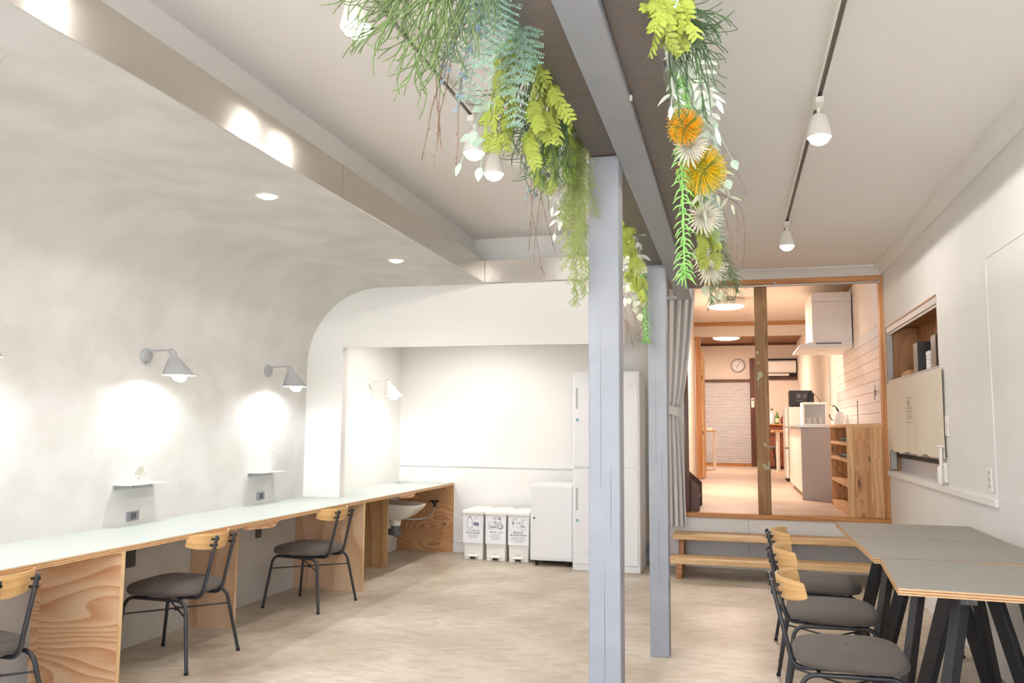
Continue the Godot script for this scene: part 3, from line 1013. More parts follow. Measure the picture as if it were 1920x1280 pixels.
func build_counter() -> void:
	var t := thing("wall_counter", "long plywood wall counter with pale grey-green top running into the niche", "counter")
	sheet_top("worktop", t, Vector3(LEFT, 0.672, 1.4), Vector3(-2.775, 0.697, -6.012), M.counter_top, 2)
	sheet_top("worktop", t, Vector3(-3.385, 0.672, -6.014), Vector3(-2.775, 0.697, BACK + 0.001), M.counter_top, 2)
	# full-depth side panels, then the narrow ones set back
	part("side_panel", ab(Vector3(-3.27, 0, -3.389), Vector3(-2.776, 0.672, -3.364), 0.0, 0, Vector2(0.2, 0.1)), M.fir, t).set_meta("label", "side panel of boldly figured orange fir plywood")
	part("side_panel", ab(Vector3(LEFT + 0.001, 0, -6.04), Vector3(-2.776, 0.672, -6.015), 0.0, 1, Vector2(0.5, 0.4)), M.lauan, t)
	part("side_panel", ab(Vector3(LEFT + 0.001, 0, -1.3), Vector3(-2.776, 0.672, -1.275), 0.0, 0), M.fir, t)
	part("support_panel", ab(Vector3(LEFT + 0.001, 0, -4.726), Vector3(-3.035, 0.672, -4.702), 0.0, 1, Vector2(0.1, 0.2)), M.lauan, t)
	part("support_panel", ab(Vector3(-3.384, 0, -7.115), Vector3(-3.04, 0.672, -7.09), 0.0, 1, Vector2(0.3, 0.2)), M.oak, t)
	part("end_panel", ab(Vector3(-3.384, 0, BACK + 0.002), Vector3(-2.776, 0.672, BACK + 0.026), 0.0, 0, Vector2(0.35, 0.55)), M.fir2, t).set_meta("label", "end panel of knotty brown plywood by the sink")
	# front edge lines of the panels
	for q in [[-3.3765, -2.7755, 0.025], [-6.0275, -2.7755, 0.025]]:
		part("panel_edge", ab(Vector3(q[1] - 0.0006, 0, q[0] - 0.0124), Vector3(q[1] + 0.0006, 0.672, q[0] + 0.0124), 0.0, 1), M.pine, t)
	# shaped gussets under the front edge
	for z in [-4.62, -6.98]:
		var g := MB.new()
		var poly := PackedVector2Array([Vector2(0.2, 0.672), Vector2(-0.17, 0.672), Vector2(-0.13, 0.642), Vector2(-0.09, 0.632), Vector2(0.2, 0.65)])
		g.prism(poly, 0.024, Transform3D(Basis(Vector3(0, 0, 1), Vector3(0, 1, 0), Vector3(-1, 0, 0)), Vector3(-2.79, 0, z)))
		part("gusset", g, M.fir, t)
	# small tap left on the worktop end
	var tp := MB.new()
	tp.lathe([[0.0, 0.012], [0.018, 0.01], [0.024, 0.0]], 16, Transform3D(Basis.IDENTITY, Vector3(-3.28, 0.697, -7.9)))
	tp.lathe([[0.0, 0.004], [0.07, 0.003], [0.075, 0.0]], 24, Transform3D(Basis.IDENTITY, Vector3(-3.24, 0.697, -7.92)))
	part("drain_cap", tp, M.chrome_soft, t)


# ---------------------------------------------------------------- posts, beam, planters
func build_posts() -> void:
	for q in [[-0.476, -0.369, -2.82, "grey-painted square timber post in front, running out of frame below"], [-0.468, -0.361, -4.832, "grey-painted square timber post standing farther back"]]:
		var t := thing("timber_post", q[3], "post", Vector3((q[0] + q[1]) / 2, 0, q[2] - 0.0535), 0.0, "grey posts under the beam")
		part("shaft", ab(Vector3(-0.0535, 0, -0.0535), Vector3(0.0535, 2.221, 0.0535), 0.003, 1), M.grey_paint, t)
		# drying checks: slim grooves cut as dark slivers
		for k in [[-0.012, 1.35, 0.62], [0.0, 0.62, 0.5], [0.022, 1.02, 0.3]]:
			var g := MB.new()
			g.prism(PackedVector2Array([Vector2(-0.0007, -k[2] / 2), Vector2(0.0007, -k[2] / 2 + 0.06), Vector2(0.0012, 0.0), Vector2(0.0005, k[2] / 2), Vector2(-0.0009, 0.05)]), 0.0006, Transform3D(Basis.IDENTITY, Vector3(k[0], k[1], 0.0532)))
			part("drying_crack", g, M.outlet_dark, t)
	var bm := thing("timber_beam", "long grey-painted ceiling beam running back over both posts", "beam")
	part("beam", ab(Vector3(-0.369, 2.2, 1.2), Vector3(-0.268, 2.33, -6.08), 0.003, 2), M.grey_paint, bm)
	part("cross_piece", ab(Vector3(-0.774, 2.2, -6.08), Vector3(-0.3691, 2.222, -6.02), 0.002, 0), M.grey_paint, bm)
	part("hanger_hook", ab(Vector3(-0.267, 2.201, -2.3), Vector3(-0.26, 2.214, -2.285), 0.001), M.plastic_white, bm)
	# steel planter troughs fixed to both sides of the beam, made of bent plates
	for side in [0, 1]:
		var x0: float = [-0.472, -0.267][side]
		var x1: float = [-0.37, -0.165][side]
		var t := thing("steel_planter", ["rust-marked dark steel planter trough on the left of the beam", "rust-marked dark steel planter trough on the right of the beam"][side], "planter")
		var z := 1.2
		for zz in [-0.2, -2.275, -4.1, -5.72]:
			var m := MB.new()
			m.box(Vector3((x0 + x1) / 2, 2.224, (z + zz) / 2), Vector3(x1 - x0, 0.004, absf(zz - z) - 0.002))
			var xo := x0 + 0.002 if side == 0 else x1 - 0.002
			m.box(Vector3(xo, 2.272, (z + zz) / 2), Vector3(0.004, 0.095, absf(zz - z) - 0.002))
			part("plate", m, M.rust, t)
			z = zz
		var e := MB.new()
		e.box(Vector3((x0 + x1) / 2, 2.272, -5.718), Vector3(x1 - x0, 0.095, 0.004))
		part("end_plate", e, M.rust, t)
		# flat stock laid in the trough that the stems are pushed into
		part("foam", ab(Vector3(x0 + 0.006, 2.227, 1.1), Vector3(x1 - 0.004, 2.262, -5.7)), M.dark_gap, t)


# ---------------------------------------------------------------- steps up to the kitchen
func build_steps() -> void:
	var t := thing("wooden_steps", "two open pale timber steps in front of the raised kitchen", "steps")
	part("tread", ab(Vector3(-0.545, 0.122, -7.6), Vector3(1.32, 0.167, -7.318), 0.006, 0, Vector2(0, 0.1)), M.pine, t)
	part("tread", ab(Vector3(-0.535, 0.288, -7.95), Vector3(1.32, 0.331, -7.625), 0.006, 0, Vector2(0.3, 0.5)), M.pine, t)
	for x in [-0.487, 0.36, 1.22]:
		part("bearer", ab(Vector3(x, 0, -7.58), Vector3(x + 0.05, 0.122, -7.325), 0.002, 2), M.pine_end, t)
		part("bearer", ab(Vector3(x, 0, -7.94), Vector3(x + 0.05, 0.288, -7.7), 0.002, 1), M.pine_end, t)
	# tiled strip along the foot of the riser
	var sk := Node3D.new()
	sk.name = "baseboard_riser"
	sk.set_meta("kind", "structure")
	add_child(sk)
	var tl := MB.new()
	tl.box(Vector3.ZERO, Vector3(0.0935, 0.093, 0.008), 0.0015)
	var tm := tl.mesh()
	for i in 18:
		part("tile", tm, M.white, sk, Vector3(-0.39 + i * 0.096, 0.0475, OPEN + 0.004))
	part("cap_strip", ab(Vector3(-0.44, 0.096, OPEN), Vector3(1.32, 0.112, OPEN + 0.012), 0.003), M.white, sk)
	struct("trim_panel_joint", ab(Vector3(0.122, 0.112, OPEN), Vector3(0.125, 0.452, OPEN + 0.001)), M.outlet)


# ---------------------------------------------------------------- three tables pushed into a row
func build_tables() -> void:
	var rows := [[Vector3(0.94, 0, -3.56), deg_to_rad(-4.5), "plywood table nearest the viewer with grey top on black trestle legs"], [Vector3(0.945, 0, -4.31), 0.0, "middle one of three grey-topped plywood tables on black trestles"], [Vector3(0.945, 0, -5.03), deg_to_rad(-0.5), "farthest of three grey-topped plywood tables, nearest the wooden steps"]]
	for q in rows:
		var t := thing("trestle_table", q[2], "table", q[0], q[1], "tables in a row along the right wall")
		sheet_top("table_top", t, Vector3(-0.362, 0.695, 0.357), Vector3(0.362, 0.72, -0.357), M.table_top, 0)
		for sx in [-1.0, 1.0]:
			for sz in [-1.0, 1.0]:
				var a := Vector3(sx * 0.128, 0.66, sz * 0.122)
				var b := Vector3(sx * 0.267, 0.008, sz * 0.3)
				var bs := aim(a, b)
				var l := a.distance_to(b)
				var m := MB.new()
				m.box((a + b) / 2, Vector3(0.036, 0.062, l), 0.002, 2, bs)
				var lg := part("leg", m, M.black_metal, t)
				var f := MB.new()
				f.box(b + Vector3(0, 0.001, 0), Vector3(0.05, 0.016, 0.066), 0.003)
				part("foot", f, M.black, lg)
		for sx in [-1.0, 1.0]:
			part("top_bar", ab(Vector3(sx * 0.125 - 0.03, 0.655, -0.25), Vector3(sx * 0.125 + 0.03, 0.695, 0.25), 0.003), M.black_metal, t)


# ---------------------------------------------------------------- chairs
func make_chair(label: String) -> Node3D:
	var t := thing("chair", label, "chair", Vector3.ZERO, 0.0, "grey cushioned chairs on black tube frames")
	# seat cushion: rounded plan, wider at the front (local +z)
	var rows := []
	for q in [[0.02, 0.366], [0.86, 0.366], [0.96, 0.371], [0.995, 0.382], [1.0, 0.393], [0.985, 0.406], [0.94, 0.417], [0.82, 0.426], [0.55, 0.431], [0.02, 0.433]]:
		var ring := []
		for i in 44:
			var a := -TAU * i / 44.0
			var ca := cos(a)
			var sa := sin(a)
			var x := signf(ca) * pow(absf(ca), 0.54)
			var z := signf(sa) * pow(absf(sa), 0.54)
			ring.append(Vector3(x * (0.212 + 0.018 * z) * q[0], q[1], (z * 0.208 + 0.005) * q[0]))
		rows.append(ring)
	var s := MB.new()
	s.grid(rows, true)
	part("seat", s, M.seat, t)
	# side frames: one bent tube each, front foot to rear foot
	for sx in [-1.0, 1.0]:
		var m := MB.new()
		var p := rounded([Vector3(sx * 0.222, 0.006, 0.228), Vector3(sx * 0.186, 0.357, 0.178), Vector3(sx * 0.19, 0.352, -0.18), Vector3(sx * 0.243, 0.006, -0.238)], 0.055, 6)
		m.tube(p, 0.0095, 10)
		part("side_frame", m, M.black_tube, t)
		for z in [[0.222, 0.228], [0.243, -0.238]]:
			var f := MB.new()
			f.lathe([[0.0, 0.0], [0.011, 0.0], [0.0115, 0.012], [0.0105, 0.014]], 10, Transform3D(Basis.IDENTITY, Vector3(sx * z[0], 0, z[1])))
			part("foot_cap", f, M.black, t)
		var bt := MB.new()
		bt.tube(rounded([Vector3(sx * 0.092, 0.354, 0.06), Vector3(sx * 0.092, 0.35, -0.208), Vector3(sx * 0.088, 0.68, -0.284)], 0.045, 6), 0.0095, 10)
		part("back_tube", bt, M.black_tube, t)
		for y in [0.63, 0.662]:
			var bo := MB.new()
			var zz: float = -0.284 + (0.68 - y) * 0.23
			bo.tube([Vector3(sx * 0.088, y, zz), Vector3(sx * 0.09, y - 0.003, zz + 0.028)], 0.006, 8)
			bo.tube([Vector3(sx * 0.088, y, zz - 0.013), Vector3(sx * 0.088, y, zz - 0.006)], 0.007, 8)
			part("bolt", bo, M.black, t)
	var cr := MB.new()
	cr.tube([Vector3(-0.19, 0.354, 0.1), Vector3(0.19, 0.354, 0.1)], 0.008, 8)
	cr.tube([Vector3(-0.19, 0.352, -0.12), Vector3(0.19, 0.352, -0.12)], 0.008, 8)
	part("cross_bar", cr, M.black_tube, t)
	var br := MB.new()
	br.tube([Vector3(-0.2, 0.27, 0.19), Vector3(0.205, 0.27, -0.195)], 0.0045, 6)
	br.tube([Vector3(0.2, 0.27, 0.19), Vector3(-0.205, 0.27, -0.195)], 0.0045, 6)
	br.lathe([[0.0, 0.28], [0.012, 0.278], [0.012, 0.26], [0.0, 0.258]], 12)
	part("brace", br, M.black_tube, t)
	# bent plywood back
	var fr := []
	var bk := []
	for j in 7:
		var ra := []
		var rb := []
		for i in 25:
			var q := i / 12.0 - 1.0
			var x := 0.186 * q
			var zc := -0.252 + 0.092 * q * q
			var nn := Vector3(-0.184 * q / 0.186, 0, 1).normalized()
			var y0 := 0.6 + 0.018 * q * q + 0.012 * pow(absf(q), 8.0)
			var y1 := 0.69 - 0.006 * pow(absf(q), 8.0)
			var f := j / 6.0
			var y := lerpf(y0, y1, f)
			var lean := (y - 0.645) * -0.22
			var th := 0.006 * (1.0 - 0.55 * pow(absf(f * 2 - 1), 6.0)) * (1.0 - 0.5 * pow(absf(q), 16.0))
			var c := Vector3(x, y, zc + lean)
			ra.append(c + nn * th)
			rb.append(c - nn * th)
		fr.append(ra)
		bk.append(rb)
	var b := MB.new()
	b.grid(fr, false, false)
	b.grid(bk, false, true)
	for e in [0, 6]:
		b.grid([fr[e], bk[e]], false, e == 6)
	for e in [0, 24]:
		var c1 := []
		var c2 := []
		for j in 7:
			c1.append(fr[j][e])
			c2.append(bk[j][e])
		b.grid([c1, c2], false, e == 0)
	part("backrest", b, M.bent_ply, t)
	return t


func build_chairs() -> void:
	var c := make_chair("grey cushioned chair in front of the plain plywood panel by the arch")
	c.position = Vector3(-2.945, 0, -5.5)
	c.rotation.y = deg_to_rad(-95.5)
	copy(c, "grey cushioned chair beside the boldly figured orange plywood panel", Vector3(-2.957, 0, -4.035), deg_to_rad(-88.0))
	copy(c, "grey cushioned chair cut by the left picture edge", Vector3(-2.94, 0, -2.67), deg_to_rad(-91.0))
	copy(c, "grey cushioned chair at the table nearest the viewer, seat in full view", Vector3(0.42, 0, -3.605), deg_to_rad(90.0))
	copy(c, "grey cushioned chair in the middle of the row of three", Vector3(0.445, 0, -4.41), deg_to_rad(90.0))
	copy(c, "grey cushioned chair farthest in the row, near the steps", Vector3(0.468, 0, -5.165), deg_to_rad(90.0))


# ---------------------------------------------------------------- shelves and sockets on the plaster
func build_wall_fittings() -> void:
	var ls := ["small pale metal wall shelf under the nearer grey lamp", "small pale metal wall shelf next to the white arch wall"]
	var zs := [-4.136, -5.48]
	for i in 2:
		var t := thing("wall_shelf", ls[i], "shelf", Vector3(LEFT, 0.925, zs[i]))
		part("plate", ab(Vector3(0.0, 0.0, -0.168), Vector3(0.115, 0.003, 0.168), 0.0008), M.shelf_white, t)
		part("flange", ab(Vector3(0.0, -0.028, -0.168), Vector3(0.003, 0.0, 0.168), 0.0008), M.alu, t)
		for z in [-0.14, 0.0, 0.14]:
			var sc := MB.new()
			sc.lathe([[0.0, 0.003], [0.004, 0.002], [0.005, 0.0]], 10, Transform3D(Basis(Vector3(0, 0, 1), -PI / 2), Vector3(0.003, -0.015, z)))
			part("screw", sc, M.outlet_dark, t)
	var so := [["grey wall socket above the counter under the nearer wall shelf", Vector3(LEFT, 0.744, -4.14), 0.1, 0.052], ["grey wall socket above the counter next to the arch wall", Vector3(LEFT, 0.752, -5.486), 0.1, 0.052], ["dark grey socket box under the counter behind the orange plywood panel", Vector3(LEFT, 0.506, -4.144), 0.074, 0.11], ["dark grey socket box under the counter below the far wall shelf", Vector3(LEFT, 0.506, -5.478), 0.074, 0.11]]
	for q in so:
		var low: bool = q[1].y < 0.6
		var t := thing("wall_socket", q[0], "socket", q[1])
		part("cover", ab(Vector3(0, -q[3] / 2, -q[2] / 2), Vector3(0.009, q[3] / 2, q[2] / 2), 0.003), M.outlet_dark if low else M.outlet, t)
		part("insert", ab(Vector3(0.009, -0.018, -0.022), Vector3(0.011, 0.018, 0.022), 0.001), M.outlet_dark, t)
		for z in [-0.008, 0.008]:
			part("pin_slot", ab(Vector3(0.011, -0.006, z - 0.0015), Vector3(0.0115, 0.006, z + 0.0015)), M.black, t)


# ---------------------------------------------------------------- niche: basin, bins, cabinet, locker
func build_niche_things() -> void:
	# hand basin hung on the niche wall under the counter
	var t := thing("hand_basin", "small white wall-hung hand basin under the counter", "basin", Vector3(-3.385, 0, -7.36))
	var rows := []
	for q in [[0.16, 0.37], [0.2, 0.39], [0.32, 0.405], [0.66, 0.45], [0.93, 0.515], [1.0, 0.545], [0.995, 0.556], [0.95, 0.558], [0.89, 0.545], [0.7, 0.48], [0.3, 0.44], [0.02, 0.435]]:
		var ring := []
		for i in 44:
			var a := -TAU * i / 44.0
			var ca := cos(a)
			var sa := sin(a)
			var x := signf(ca) * pow(absf(ca), 0.5) * 0.27
			var z := signf(sa) * pow(absf(sa), 0.5) * 0.195
			ring.append(Vector3(0.31 + x * q[0], q[1] - 0.012 * (x / 0.27) * q[0], z * q[0]))
		rows.append(ring)
	var b := MB.new()
	b.grid(rows, true)
	b.box(Vector3(0.04, 0.545, 0), Vector3(0.08, 0.09, 0.34), 0.012)
	b.lathe([[0.05, 0.345], [0.052, 0.36], [0.06, 0.4]], 20, Transform3D(Basis.IDENTITY, Vector3(0.31, 0, 0)))
	part("bowl", b, M.porcelain, t)
	var tp := MB.new()
	tp.lathe([[0.0, 0.625], [0.012, 0.623], [0.016, 0.605], [0.016, 0.575], [0.022, 0.57]], 14, Transform3D(Basis.IDENTITY, Vector3(0.06, 0, -0.06)))
	tp.tube(rounded([Vector3(0.06, 0.608, -0.06), Vector3(0.15, 0.618, -0.06), Vector3(0.16, 0.588, -0.06)], 0.012), 0.007, 8)
	tp.tube([Vector3(0.04, 0.632, -0.09), Vector3(0.06, 0.634, -0.06), Vector3(0.05, 0.636, -0.025)], 0.006, 8)
	part("tap", tp, M.chrome, t)
	var dr := MB.new()
	dr.lathe([[0.0, 0.447], [0.014, 0.446], [0.02, 0.44]], 14, Transform3D(Basis.IDENTITY, Vector3(0.36, 0, 0)))
	part("drain_plug", dr, M.chrome, t)
	var tr := MB.new()
	tr.tube(rounded([Vector3(0.31, 0.36, 0), Vector3(0.31, 0.262, 0), Vector3(0.31, 0.255, -0.12), Vector3(0.16, 0.27, -0.13), Vector3(0.003, 0.27, -0.13)], 0.035, 5), 0.03, 14)
	tr.lathe([[0.036, 0.31], [0.038, 0.315], [0.038, 0.345], [0.034, 0.35]], 16, Transform3D(Basis.IDENTITY, Vector3(0.31, 0, 0)))
	part("waste_trap", tr, M.pipe_grey, t)
	var hs := MB.new()
	hs.tube(smooth_path([Vector3(0.35, 0.4, -0.1), Vector3(0.38, 0.37, -0.3), Vector3(0.41, 0.36, -0.55), Vector3(0.425, 0.39, -0.68), Vector3(0.43, 0.46, -0.74)], 6), 0.009, 10)
	part("supply_hose", hs, M.chrome_soft, t)
	var vl := MB.new()
	vl.tube([Vector3(0.43, 0.45, -0.74), Vector3(0.43, 0.51, -0.74)], 0.014, 12)
	vl.tube([Vector3(0.43, 0.505, -0.793), Vector3(0.43, 0.505, -0.7)], 0.014, 12)
	vl.tube([Vector3(0.37, 0.51, -0.74), Vector3(0.47, 0.51, -0.74)], 0.009, 8)
	part("stop_valve", vl, M.black_metal, t)
	# pedal bins with paper notices
	bin(Vector3(-2.432, 0, -7.765), 0, "white pedal bin with plastic bottle notice, next to the counter end")
	bin(Vector3(-2.2, 0, -7.74), 1, "white pedal bin with drink can notice, middle of three")
	bin(Vector3(-1.975, 0, -7.735), 2, "white pedal bin with burnable waste notice, next to the white cabinet")
	# low cabinet on castors
	var c := thing("low_cabinet", "low white steel cabinet on black castors between bins and locker", "cabinet", Vector3(-1.63, 0, -7.6))
	part("body", ab(Vector3(-0.198, 0.052, -0.45), Vector3(0.198, 0.742, 0.0), 0.004), M.locker, c)
	var d := part("door", ab(Vector3(-0.182, 0.07, 0.0), Vector3(0.192, 0.724, 0.006), 0.002), M.locker, c)
	var kn := MB.new()
	kn.lathe([[0.0, 0.006], [0.008, 0.005], [0.01, 0.0]], 14, Transform3D(Basis(Vector3.RIGHT, PI / 2), Vector3(-0.162, 0.435, 0.006)))
	part("lock", kn, M.outlet_dark, d)
	for x in [-0.15, 0.15]:
		for z in [-0.06, -0.39]:
			var w := MB.new()
			w.lathe([[0.0, -0.012], [0.02, -0.012], [0.024, -0.008], [0.024, 0.008], [0.02, 0.012], [0.0, 0.012]], 18, Transform3D(Basis(Vector3(0, 0, 1), PI / 2), Vector3(x, 0.0245, z)))
			w.box(Vector3(x, 0.044, z + 0.01), Vector3(0.03, 0.016, 0.036), 0.003)
			part("castor", w, M.black, c)
	# tall locker: two doors, one above the other
	var k := thing("tall_locker", "tall white two-tier steel locker half hidden by the front post", "locker", Vector3(-1.105, 0, -7.478))
	part("body", ab(Vector3(-0.302, 0.0, -0.51), Vector3(0.302, 1.776, 0.0), 0.003), M.locker, k)
	part("plinth", ab(Vector3(-0.29, 0.003, 0.0), Vector3(0.29, 0.052, 0.004), 0.001), M.locker, k)
	for y in [[0.06, 0.898, 0.53, 0.73, 0.44], [0.916, 1.764, 1.44, 1.63, 1.34]]:
		var dd := part("door", ab(Vector3(-0.29, y[0], 0.0), Vector3(0.287, y[1], 0.012), 0.003), M.locker, k)
		part("recess_grip", ab(Vector3(-0.272, y[2], 0.0118), Vector3(-0.252, y[3], 0.0128), 0.0004), M.alu, dd)
		var lk := MB.new()
		lk.lathe([[0.0, 0.006], [0.006, 0.005], [0.0065, 0.003]], 14, Transform3D(Basis(Vector3.RIGHT, PI / 2), Vector3(-0.26, y[4], 0.011)))
		part("key_slot", lk, M.locker, dd)
		var lr := MB.new()
		lr.lathe([[0.006, 0.005], [0.012, 0.004], [0.013, 0.0]], 16, Transform3D(Basis(Vector3.RIGHT, PI / 2), Vector3(-0.26, y[4], 0.012)))
		part("lock_ring", lr, M.blue_lock, dd)
		var sc := MB.new()
		for i in 4:
			var o := Vector3(-0.18 + i * 0.014, y[0] + 0.1, 0.0122) if y[0] < 0.5 else Vector3(0.21 + i * 0.014, y[1] - 0.11, 0.0122)
			sc.box(o, Vector3(0.0016, 0.05, 0.0006), 0.0, 0, Basis(Vector3(0, 0, 1), -0.7))
		part("scratch_mark", sc, M.kgrey, dd)


func line(im: Image, p: Array, w: float, c: Color) -> void:
	for i in p.size() - 1:
		var a: Vector2 = p[i]
		var b: Vector2 = p[i + 1]
		var n := int(a.distance_to(b)) + 1
		for s in n + 1:
			var q := a.lerp(b, float(s) / n)
			var r := w / 2
			for y in range(int(q.y - r), int(q.y + r) + 1):
				for x in range(int(q.x - r), int(q.x + r) + 1):
					if x >= 0 and y >= 0 and x < im.get_width() and y < im.get_height():
						im.set_pixel(x, y, c)

func circle(im: Image, c: Vector2, rx: float, ry: float, w: float, col: Color, a0 := 0.0, a1 := TAU) -> void:
	var p := []
	for i in 33:
		var a := lerpf(a0, a1, i / 32.0)
		p.append(c + Vector2(cos(a) * rx, sin(a) * ry))
	line(im, p, w, col)

func glyphs(im: Image, x: float, y: float, s: float, which: Array, col: Color, w := 2.0) -> void:
	# stroke drawings of the characters, each in a unit square
	var G := {
		"pe": [[[0.0, 0.6], [0.35, 0.25], [1.0, 0.8]], [[0.75, 0.1], [0.88, 0.2], [0.75, 0.3], [0.65, 0.2], [0.75, 0.1]]],
		"tsu": [[[0.2, 0.4], [0.3, 0.6]], [[0.5, 0.35], [0.58, 0.55]], [[0.9, 0.4], [0.75, 0.8], [0.4, 1.0]]],
		"to": [[[0.35, 0.0], [0.35, 1.0]], [[0.35, 0.4], [0.8, 0.65]]],
		"bo": [[[0.0, 0.3], [0.8, 0.3]], [[0.4, 0.0], [0.4, 1.0], [0.3, 0.9]], [[0.2, 0.5], [0.0, 0.9]], [[0.6, 0.5], [0.8, 0.9]], [[0.82, 0.0], [0.88, 0.16]], [[0.94, 0.0], [1.0, 0.14]]],
		"ru": [[[0.3, 0.15], [0.28, 0.6], [0.0, 1.0]], [[0.6, 0.05], [0.6, 0.95], [1.0, 0.6]]],
		"kan": [[[0.3, 0.0], [0.1, 0.25]], [[0.2, 0.15], [0.95, 0.15]], [[0.0, 0.42], [1.0, 0.42]], [[0.5, 0.15], [0.5, 0.95]], [[0.12, 0.55], [0.12, 0.95], [0.9, 0.95], [0.9, 0.55]]],
		"go": [[[0.05, 0.2], [0.8, 0.2], [0.8, 0.9]], [[0.0, 0.9], [0.85, 0.9]], [[0.85, 0.0], [0.9, 0.14]], [[0.97, 0.0], [1.0, 0.12]]],
		"mi": [[[0.2, 0.1], [0.8, 0.25]], [[0.2, 0.45], [0.75, 0.6]], [[0.1, 0.8], [0.85, 1.0]]],
		"mo": [[[0.1, 0.1], [0.14, 0.5], [0.1, 0.95]], [[0.2, 0.3], [0.3, 0.6]], [[0.45, 0.15], [1.0, 0.15]], [[0.6, 0.0], [0.6, 0.3]], [[0.85, 0.0], [0.85, 0.3]], [[0.45, 0.5], [0.95, 0.5], [0.5, 0.95]], [[0.6, 0.65], [1.0, 0.95]]],
		"e": [[[0.4, 0.0], [0.6, 0.12]], [[0.15, 0.35], [0.8, 0.3], [0.1, 0.95], [0.5, 0.65], [0.65, 0.95], [1.0, 0.92]]],
		"hiru": [[[0.15, 0.1], [0.8, 0.1], [0.15, 0.6], [0.6, 0.45], [0.9, 0.7], [0.6, 0.98], [0.35, 0.9], [0.5, 0.75], [0.65, 0.9]]],
	}
	for i in which.size():
		for st in G[which[i]]:
			var p := []
			for q in st:
				p.append(Vector2(x + i * s * 1.25 + q[0] * s, y + q[1] * s))
			line(im, p, w, col)

func notice(kind: int) -> StandardMaterial3D:
	var im := Image.create(256, 424, false, Image.FORMAT_RGB8)
	im.fill(Color8(240, 240, 243))
	var k := Color8(92, 94, 104)
	var l := Color8(160, 162, 172)
	if kind != 1:
		line(im, [Vector2(22, 14), Vector2(234, 14), Vector2(234, 216), Vector2(22, 216), Vector2(22, 14)], 1.5, l)
	if kind == 0:
		line(im, [Vector2(72, 30), Vector2(98, 30), Vector2(98, 46), Vector2(104, 60), Vector2(116, 82), Vector2(118, 196), Vector2(110, 206), Vector2(64, 206), Vector2(56, 196), Vector2(54, 82), Vector2(66, 60), Vector2(72, 46), Vector2(72, 30)], 4, k)
		line(im, [Vector2(70, 44), Vector2(100, 44)], 5, k)
		circle(im, Vector2(166, 58), 14, 10, 3, l)
		for i in 52:
			line(im, [Vector2(140 + i * 0.95, 132 - i * 0.35), Vector2(146 + i * 1.1, 158 - i * 0.1 + (i % 9) * 2)], 2, Color8(112, 114, 130))
		line(im, [Vector2(148, 106), Vector2(132, 156)], 8, Color8(120, 122, 138))
		line(im, [Vector2(200, 130), Vector2(184, 182)], 8, Color8(120, 122, 138))
		glyphs(im, 50, 232, 22, ["pe", "tsu", "to", "bo", "to", "ru"], k, 3.0)
	elif kind == 1:
		circle(im, Vector2(150, 44), 42, 20, 4, k)
		line(im, [Vector2(108, 46), Vector2(108, 88)], 4, k)
		line(im, [Vector2(192, 46), Vector2(192, 88)], 4, k)
		circle(im, Vector2(150, 88), 42, 14, 4, k, 0, PI)
		circle(im, Vector2(176, 44), 12, 10, 4, k)
		line(im, [Vector2(44, 104), Vector2(134, 104), Vector2(138, 112), Vector2(138, 200), Vector2(44, 200), Vector2(40, 192), Vector2(44, 104)], 3, k)
		line(im, [Vector2(44, 148), Vector2(136, 148)], 3, k)
		for i in 5:
			circle(im, Vector2(64 + i * 15, 172), 8, 7, 3, k)
		line(im, [Vector2(56, 172), Vector2(128, 172)], 3, k)
		circle(im, Vector2(124, 122), 9, 12, 3, k)
		circle(im, Vector2(188, 158), 36, 42, 4, k)
		circle(im, Vector2(186, 164), 26, 30, 4, k)
		circle(im, Vector2(198, 166), 8, 12, 3, k)
		glyphs(im, 62, 236, 22, ["kan", "go", "mi"], k, 3.0)
	else:
		circle(im, Vector2(92, 42), 17, 15, 3, l)
		line(im, [Vector2(44, 70), Vector2(78, 50)], 7, l)
		circle(im, Vector2(190, 58), 20, 13, 3, l)
		circle(im, Vector2(190, 58), 8, 5, 2, l)
		line(im, [Vector2(58, 84), Vector2(80, 92), Vector2(70, 124), Vector2(48, 116), Vector2(58, 84), Vector2(70, 124)], 5, k)
		circle(im, Vector2(112, 96), 10, 24, 3, l)
		circle(im, Vector2(156, 100), 24, 22, 3, k)
		circle(im, Vector2(166, 110), 22, 18, 3, l)
		line(im, [Vector2(100, 148), Vector2(146, 160), Vector2(142, 178), Vector2(104, 166), Vector2(100, 148)], 3, l)
		line(im, [Vector2(160, 146), Vector2(208, 150), Vector2(198, 208), Vector2(170, 206), Vector2(160, 146)], 3, k)
		circle(im, Vector2(184, 148), 26, 6, 3, k)
		circle(im, Vector2(66, 156), 9, 9, 2, l)
		glyphs(im, 66, 230, 21, ["mo", "e", "hiru", "go", "mi"], k, 3.5)
	# small print too fine to read
	var nr := RandomNumberGenerator.new()
	nr.seed = 70 + kind
	var y := 306 if kind != 1 else 284
	for i in (4 if kind == 0 else 6):
		var hw := nr.randf_range(46, 106)
		var x := 128 - hw
		while x < 128 + hw:
			var ww := nr.randf_range(5, 16)
			line(im, [Vector2(x, y), Vector2(minf(x + ww, 128 + hw), y)], 3, Color8(128, 130, 138))
			x += ww + 4
		y += 15
	var m := mat(Color.WHITE, 0.8)
	m.albedo_texture = ImageTexture.create_from_image(im)
	m.texture_repeat = false
	return m

